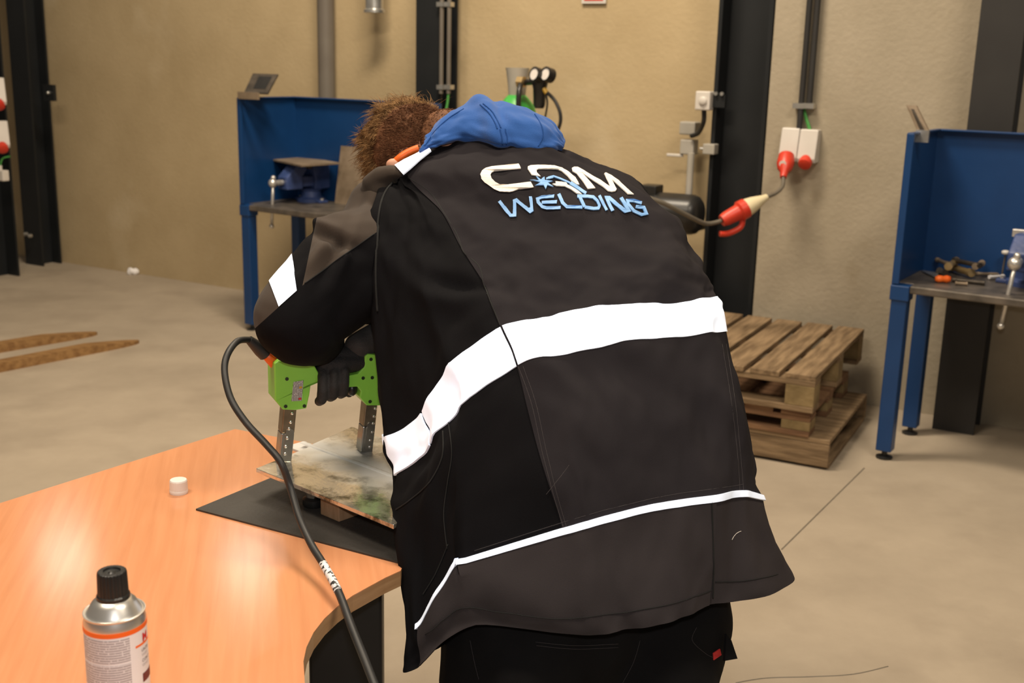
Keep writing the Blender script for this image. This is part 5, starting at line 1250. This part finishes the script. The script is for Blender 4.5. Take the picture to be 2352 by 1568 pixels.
f = [(i*nu+j_, i*nu+(j_+1)%nu, (i+1)*nu+(j_+1)%nu, (i+1)*nu+j_) for i in range(nv) for j_ in range(nu)] + [tuple(range(nu-1, -1, -1)), tuple(nv*nu+j_ for j_ in range(nu))]
hoodm = MB().add(v, f)
hood = obj('hood', hoodm, 'hood', person, smooth=True, label='blue fleece hood lying on the shoulders')
BH_ = BVHTree.FromPolygons(hoodm.v, hoodm.f)
for pts in ([(1103, 240), (1122, 258), (1136, 280), (1142, 296)], [(1110, 238), (1130, 256), (1143, 278), (1150, 294)], [(1148, 297), (1152, 315), (1154, 332)], [(1160, 296), (1164, 315), (1163, 332)], [(1228, 262), (1244, 290), (1246, 315), (1236, 336)], [(975, 335), (1000, 300), (1030, 272), (1065, 250)]):
    sline(pts, 0.0013, 'hood_seam', 'seam', hood, bvh=BH_, off=0.0004)

# ---- head and body
hc = W(966, 346, 2.345)
hu = Vector((-0.80, 0.58, -0.12)).normalized()          # towards the crown
hf = Vector((-0.20, 0.42, -0.9)); hf = (hf - hu * hf.dot(hu)).normalized()   # where the face looks
hl = hu.cross(hf).normalized()                           # his left
HT = frame(Vector((0, 0, 0)), hl, hf, hu)
def hp(l, f, u): return hc + hl * l + hf * f + hu * u
ells = [(hp(0, 0, 0.015), (0.076, 0.096, 0.098), HT), (hp(0, 0.028, -0.055), (0.056, 0.062, 0.066), HT), (hp(0, 0.05, -0.095), (0.034, 0.032, 0.026), HT),
        (hp(0, 0.088, -0.02), (0.013, 0.020, 0.026), HT), (hp(0, 0.098, -0.036), (0.015, 0.014, 0.010), HT),
        (hp(0, 0.072, 0.018), (0.055, 0.018, 0.014), HT), (hp(0, 0.078, -0.066), (0.022, 0.012, 0.007), HT), (hp(0, 0.076, -0.078), (0.020, 0.012, 0.007), HT),
        (hp(0.077, -0.004, -0.030), (0.009, 0.016, 0.026), HT), (hp(-0.077, -0.004, -0.030), (0.009, 0.016, 0.026), HT)]
nb = W(1085, 400, 2.345)
tor = [(nb, 0.06), (W(1160, 480, 2.33), 0.095), (W(1230, 700, 2.18), 0.11), (W(1300, 1000, 2.06), 0.11), (hipc + Vector((0, 0.03, 0)), 0.12)]
bod = chain([(hp(0, -0.012, -0.06), 0.054), (hp(0, -0.012, -0.11), 0.055), (nb, 0.06)], 6) + chain(tor, 8)
bod += chain([(W(1040, 460, 2.33), 0.06), (W(900, 520, 2.19), 0.05), (W(700, 700, 2.07), 0.042), (W(690, 755, 2.08), 0.036), (YM @ Vector((0.055, 0.005, 0.225)), 0.022)], 8)
bod += chain([(W(1300, 470, 2.36), 0.06), (W(1400, 500, 2.31), 0.05), (W(1190, 780, 2.45), 0.042), (W(1060, 808, 2.42), 0.035), (YM @ Vector((0.215, 0.05, 0.225)), 0.022)], 8)
# legs (yaw: he faces away and to the left)
pf = Vector((-0.5, 0.866, 0)); pr = Vector((0.866, 0.5, 0))
LEGS = []
for s_, fw in ((-1, -0.02), (1, 0.03)):
    hipj = Vector((hipc.x, hipc.y, hipc.z - 0.02)) + pr * 0.095 * s_
    kn = Vector((hipc.x, hipc.y, 0.50)) + pr * 0.12 * s_ + pf * (0.05 + fw); an = Vector((hipc.x, hipc.y, 0.10)) + pr * 0.13 * s_ + pf * (0.0 + fw)
    LEGS.append((hipj, kn, an)); bod += chain([(hipj, 0.085), (kn, 0.052), (an, 0.038)], 8) + chain([(an, 0.036), (an + pf * 0.10 - Vector((0, 0, 0.055)), 0.030)], 4)
bodym = blob(bod, 0.007, 3, ells)
body = obj('body', bodym, 'skin', person, smooth=True, label='head with hair, mostly hidden body')
for s_ in (-1, 1):
    obj('eye', MB().ball(hp(0.031 * s_, 0.079, 0.0), 0.0105, 12, 8), 'eye', body, smooth=True)
# hair
def hair_strand(mb, root, d0, d1, L, w):
    side = d0.cross(Vector((random.uniform(-1, 1), random.uniform(-1, 1), random.uniform(-1, 1)))).normalized(); s2 = d0.cross(side).normalized()
    pts = [root, root + d0 * L * 0.4, root + (d0 * 0.55 + d1 * 0.45).normalized() * L * 0.75, root + (d0 * 0.3 + d1 * 0.7).normalized() * L]
    v = []; ws = [w, w, w * 0.7]
    for p, ww in zip(pts[:3], ws):
        for k in range(3):
            a = 2 * pi * k / 3; v.append(p + (side * cos(a) + s2 * sin(a)) * ww)
    v.append(pts[3])
    f = [(i*3+k, i*3+(k+1)%3, (i+1)*3+(k+1)%3, (i+1)*3+k) for i in range(2) for k in range(3)] + [(6, 7, 9), (7, 8, 9), (8, 6, 9)]
    mb.add(v, f)
long_, short_ = MB(), MB()
def head_pt(th, ph):
    # direction on the skull ellipsoid: th from the crown axis, ph around (0 = left ear, 90 = face)
    return Vector((sin(th) * cos(ph), sin(th) * sin(ph), cos(th)))
cnt = 0
while cnt < 12000:
    d = Vector((random.gauss(0, 1), random.gauss(0, 1), random.gauss(0, 1))).normalized()     # (l, f, u)
    if d.y > 0.55 and d.z < 0.62: continue           # the face stays clear
    if d.z < -0.62 and d.y > -0.35: continue
    if d.z < -0.97: continue
    if d.y > 0.15 and d.z < -0.25: continue
    if abs(d.x) > 0.8 and d.z < -0.5 and d.y > -0.1: continue
    root = hp(0, 0, 0.015) + hl * d.x * 0.077 + hf * d.y * 0.097 + hu * d.z * 0.099
    nrm = (hl * d.x / 0.077 + hf * d.y / 0.097 + hu * d.z / 0.099).normalized()
    cnt += 1
    top = 0.85 * d.z - 0.60 * d.x - 0.12 * d.y + random.uniform(-0.12, 0.12)
    jit = Vector((random.gauss(0, 1), random.gauss(0, 1), random.gauss(0, 1))) * 0.22
    if top > -0.05:
        L_ = random.uniform(0.6, 1.45) * (0.012 + 0.030 * min(1, (top + 0.05) / 0.5)); clump = noise.noise_vector(root * 50) * 0.75
        hair_strand(long_, root, (nrm * 0.85 + hu * 0.30 + hf * 0.25 + jit * 0.5 + clump).normalized(), (hf * 0.5 + hu * 0.45 + nrm * 0.3 + jit * 0.8 + clump).normalized(), L_, 0.00055)
    else:
        hair_strand(short_, root, (nrm * 0.55 - hu * 0.75 + jit * 0.4).normalized(), (-hu + nrm * 0.15 + jit * 0.5).normalized(), random.uniform(0.008, 0.014), 0.0005)
cap_ = MB().ball(hp(0, -0.004, 0.018), (0.0772, 0.0955, 0.0985), 36, 24, HT)
keep = MB(); idx = {}
fs = []
for q in cap_.f:
    c = sum((cap_.v[i] for i in q), Vector()) / len(q) - hp(0, 0, 0.015); l_, f_, u_ = c.dot(hl) / .077, c.dot(hf) / .097, c.dot(hu) / .099
    if (f_ > 0.5 and u_ < 0.6) or (u_ < -0.6 and f_ > -0.35) or u_ < -0.97 or (f_ > 0.1 and u_ < -0.25): continue
    fs.append(q)
keep.v = cap_.v; keep.f = fs
nk = MB().ball(hp(0, -0.016, -0.075), (0.0585, 0.062, 0.062), 28, 18, HT); b0n = len(keep.v)
keep.v = keep.v + nk.v
for q in nk.f:
    c = sum((nk.v[i] for i in q), Vector()) / len(q) - hp(0, -0.016, -0.075)
    if c.dot(hf) < 0.012: keep.f.append(tuple(i + b0n for i in q))
for k in range(1800):
    d = Vector((random.gauss(0, 1), random.gauss(0, 1), random.gauss(0, 1))).normalized()
    if d.y > 0.1: continue
    nrm = (hl * d.x + hf * d.y + hu * d.z).normalized()
    hair_strand(short_, hp(d.x * .058, -0.016 + d.y * .061, -0.075 + d.z * .061), (nrm * .5 - hu * .8).normalized(), (-hu + nrm * .2).normalized(), random.uniform(.006, .011), .0005)
hair = obj('hair', keep, 'hair_short', person, smooth=True, label='short brown hair, longer on top')
hl_o = obj('hair_strands', long_, 'hair', hair, smooth=True, label='longer light brown strands'); hl_o['kind'] = 'stuff'
hs_o = obj('hair_strands', short_, 'hair_short', hair, smooth=True, label='short clipped strands'); hs_o['kind'] = 'stuff'
# orange ear protector
q = [(906, 374, 2.255), (920, 362, 2.25), (935, 352, 2.25), (950, 345, 2.25), (962, 341, 2.25)]
eb = obj('ear_protector', MB().tube(crv([W(*p) for p in q], 6), [0.008] * 25, 10), 'orange', person, smooth=True, label='orange ear protector band')
ear = MB().ball(W(903, 378, 2.252), (0.014, 0.010, 0.012), 14, 10); obj('ear_lobe', ear, 'skin', body, smooth=True)

# ---- trousers, boots
tb = chain([wp(1170, 1330, 1.97, 150), wp(1178, 1430, 1.965, 163), wp(1172, 1560, 1.965, 166)], 5) + chain([wp(1530, 1330, 2.02, 140), wp(1530, 1420, 2.01, 152), wp(1495, 1560, 2.0, 156)], 5) + chain([wp(1340, 1330, 2.0, 150), wp(1340, 1440, 1.99, 165)], 5)
for hipj, kn, an in LEGS:
    tb += chain([(hipj, 0.10), (hipj.lerp(kn, .4) , 0.122), (kn, 0.098), (kn.lerp(an, .5), 0.092), (an + Vector((0, 0, 0.01)), 0.082)], 8)
trm = blob(tb, 0.009, 5)
trm.v = [Vector((p.x, p.y, max(p.z, 0.045))) for p in trm.v]
trm.v = [p + Vector((noise.noise(p * 9), noise.noise(p * 9 + Vector((5, 0, 0))), 0)) * 0.006 for p in trm.v]
tr = obj('trousers', trm, 'fab_trouser', person, smooth=True, label='black work trousers')
BT_ = BVHTree.FromPolygons(trm.v, trm.f)
decal([[(1637, 1499), (1652, 1489), (1655, 1503), (1638, 1515)]], 'tag_red', 'brand_tag', tr, 0.002, bvh=BT_, label='small red woven tag')
for pts in ([(1080, 1470), (1090, 1520), (1100, 1560)], [(1230, 1474), (1320, 1482), (1420, 1478)], [(1232, 1482), (1320, 1490), (1420, 1486)], [(1600, 1440), (1590, 1470), (1620, 1500), (1640, 1510)], [(1470, 1470), (1455, 1520), (1430, 1568)]):
    sline(pts, 0.0004, 'stitch', 'stitching', tr, bvh=BT_, off=0.0005)
q = [W(1664, 1455, 1.93), W(1675, 1470, 1.935), W(1689, 1512, 1.93), W(1660, 1517, 1.92)]
obj('hammer_loop', solid(MB().add(q, [(0, 1, 2, 3)]), 0.006), 'fab_trouser', tr)
for k, (hipj, kn, an) in enumerate(LEGS):
    T = frame(Vector((an.x, an.y, 0)), pr, pf, Vector((0, 0, 1)))
    bb = blob([], 0.006, 4, [(T @ Vector((0, 0.02, 0.09)), (0.050, 0.065, 0.075), T.to_3x3().to_4x4()), (T @ Vector((0, 0.11, 0.055)), (0.048, 0.085, 0.045), T.to_3x3().to_4x4()), (T @ Vector((0, -0.04, 0.05)), (0.042, 0.045, 0.045), T.to_3x3().to_4x4())])
    bt = obj('boot', bb, 'boot', person, smooth=True)
    pol = [(0.05 * cos(a) * (1.0 if sin(a) > -0.2 else 0.85), 0.05 + 0.145 * sin(a)) for a in [2 * pi * i / 24 for i in range(24)]]
    obj('sole', MB().prism(pol, 0.022, T), 'sole', bt)

# ---- gloved hands on the yoke
def Y(x, y, z): return YM @ Vector((x, y, z))
rh = chain([(Y(.235, .045, .228), .027), (Y(.19, .02, .222), .029), (Y(.15, .004, .208), .030)], 6)
obj('glove_cuff', blob(rh, 0.004, 3), 'glove_grey', person, smooth=True, label='grey knitted back of the right glove')
rb = chain([(Y(.155, .002, .196), .024), (Y(.115, .0, .186), .026), (Y(.085, 0.0, .178), .022)], 6)
rb += chain([(Y(.078, -.014, .184), .016), (Y(.112, -.016, .182), .018), (Y(.146, -.012, .183), .017)], 6)
for x, dz in ((.064, -.006), (.0855, .0), (.106, .004)):
    rb += chain([(Y(x + .008, -.010, .185), .0115), (Y(x + .003, -.033, .168 + dz), .0102), (Y(x, -.040, .148 + dz), .0102), (Y(x - .001, -.037, .130 + dz), .0102), (Y(x - .001, -.020, .122 + dz), .0095)], 5)
rb += chain([(Y(.135, .02, .19), .011), (Y(.138, .043, .165), .010), (Y(.134, .036, .130), .0098), (Y(.130, .008, .118), .0092)], 5)
rb += chain([(Y(.11, .02, .185), .012), (Y(.09, .042, .165), .011), (Y(.066, .045, .150), .010)], 5)
obj('glove', blob(rb, 0.0026, 3), 'glove', person, smooth=True, label='black right glove with fingers curled under the yoke handle')
lb_ = chain([(Y(.062, -.012, .245), .028), (Y(.062, .0, .222), .028), (Y(.058, .012, .206), .025)], 6)
for x in (.022, .043, .064, .085):
    lb_ += chain([(Y(x, .025, .208), .011), (Y(x - .002, .046, .190), .0105), (Y(x - .002, .050, .168), .010), (Y(x, .044, .150), .009)], 5)
lb_ += chain([(Y(.075, .0, .212), .012), (Y(.085, -.008, .203), .011), (Y(.097, -.006, .207), .010)], 4)
obj('glove', blob(lb_, 0.0026, 3), 'glove', person, smooth=True, label='black left glove under the sleeve cuff')
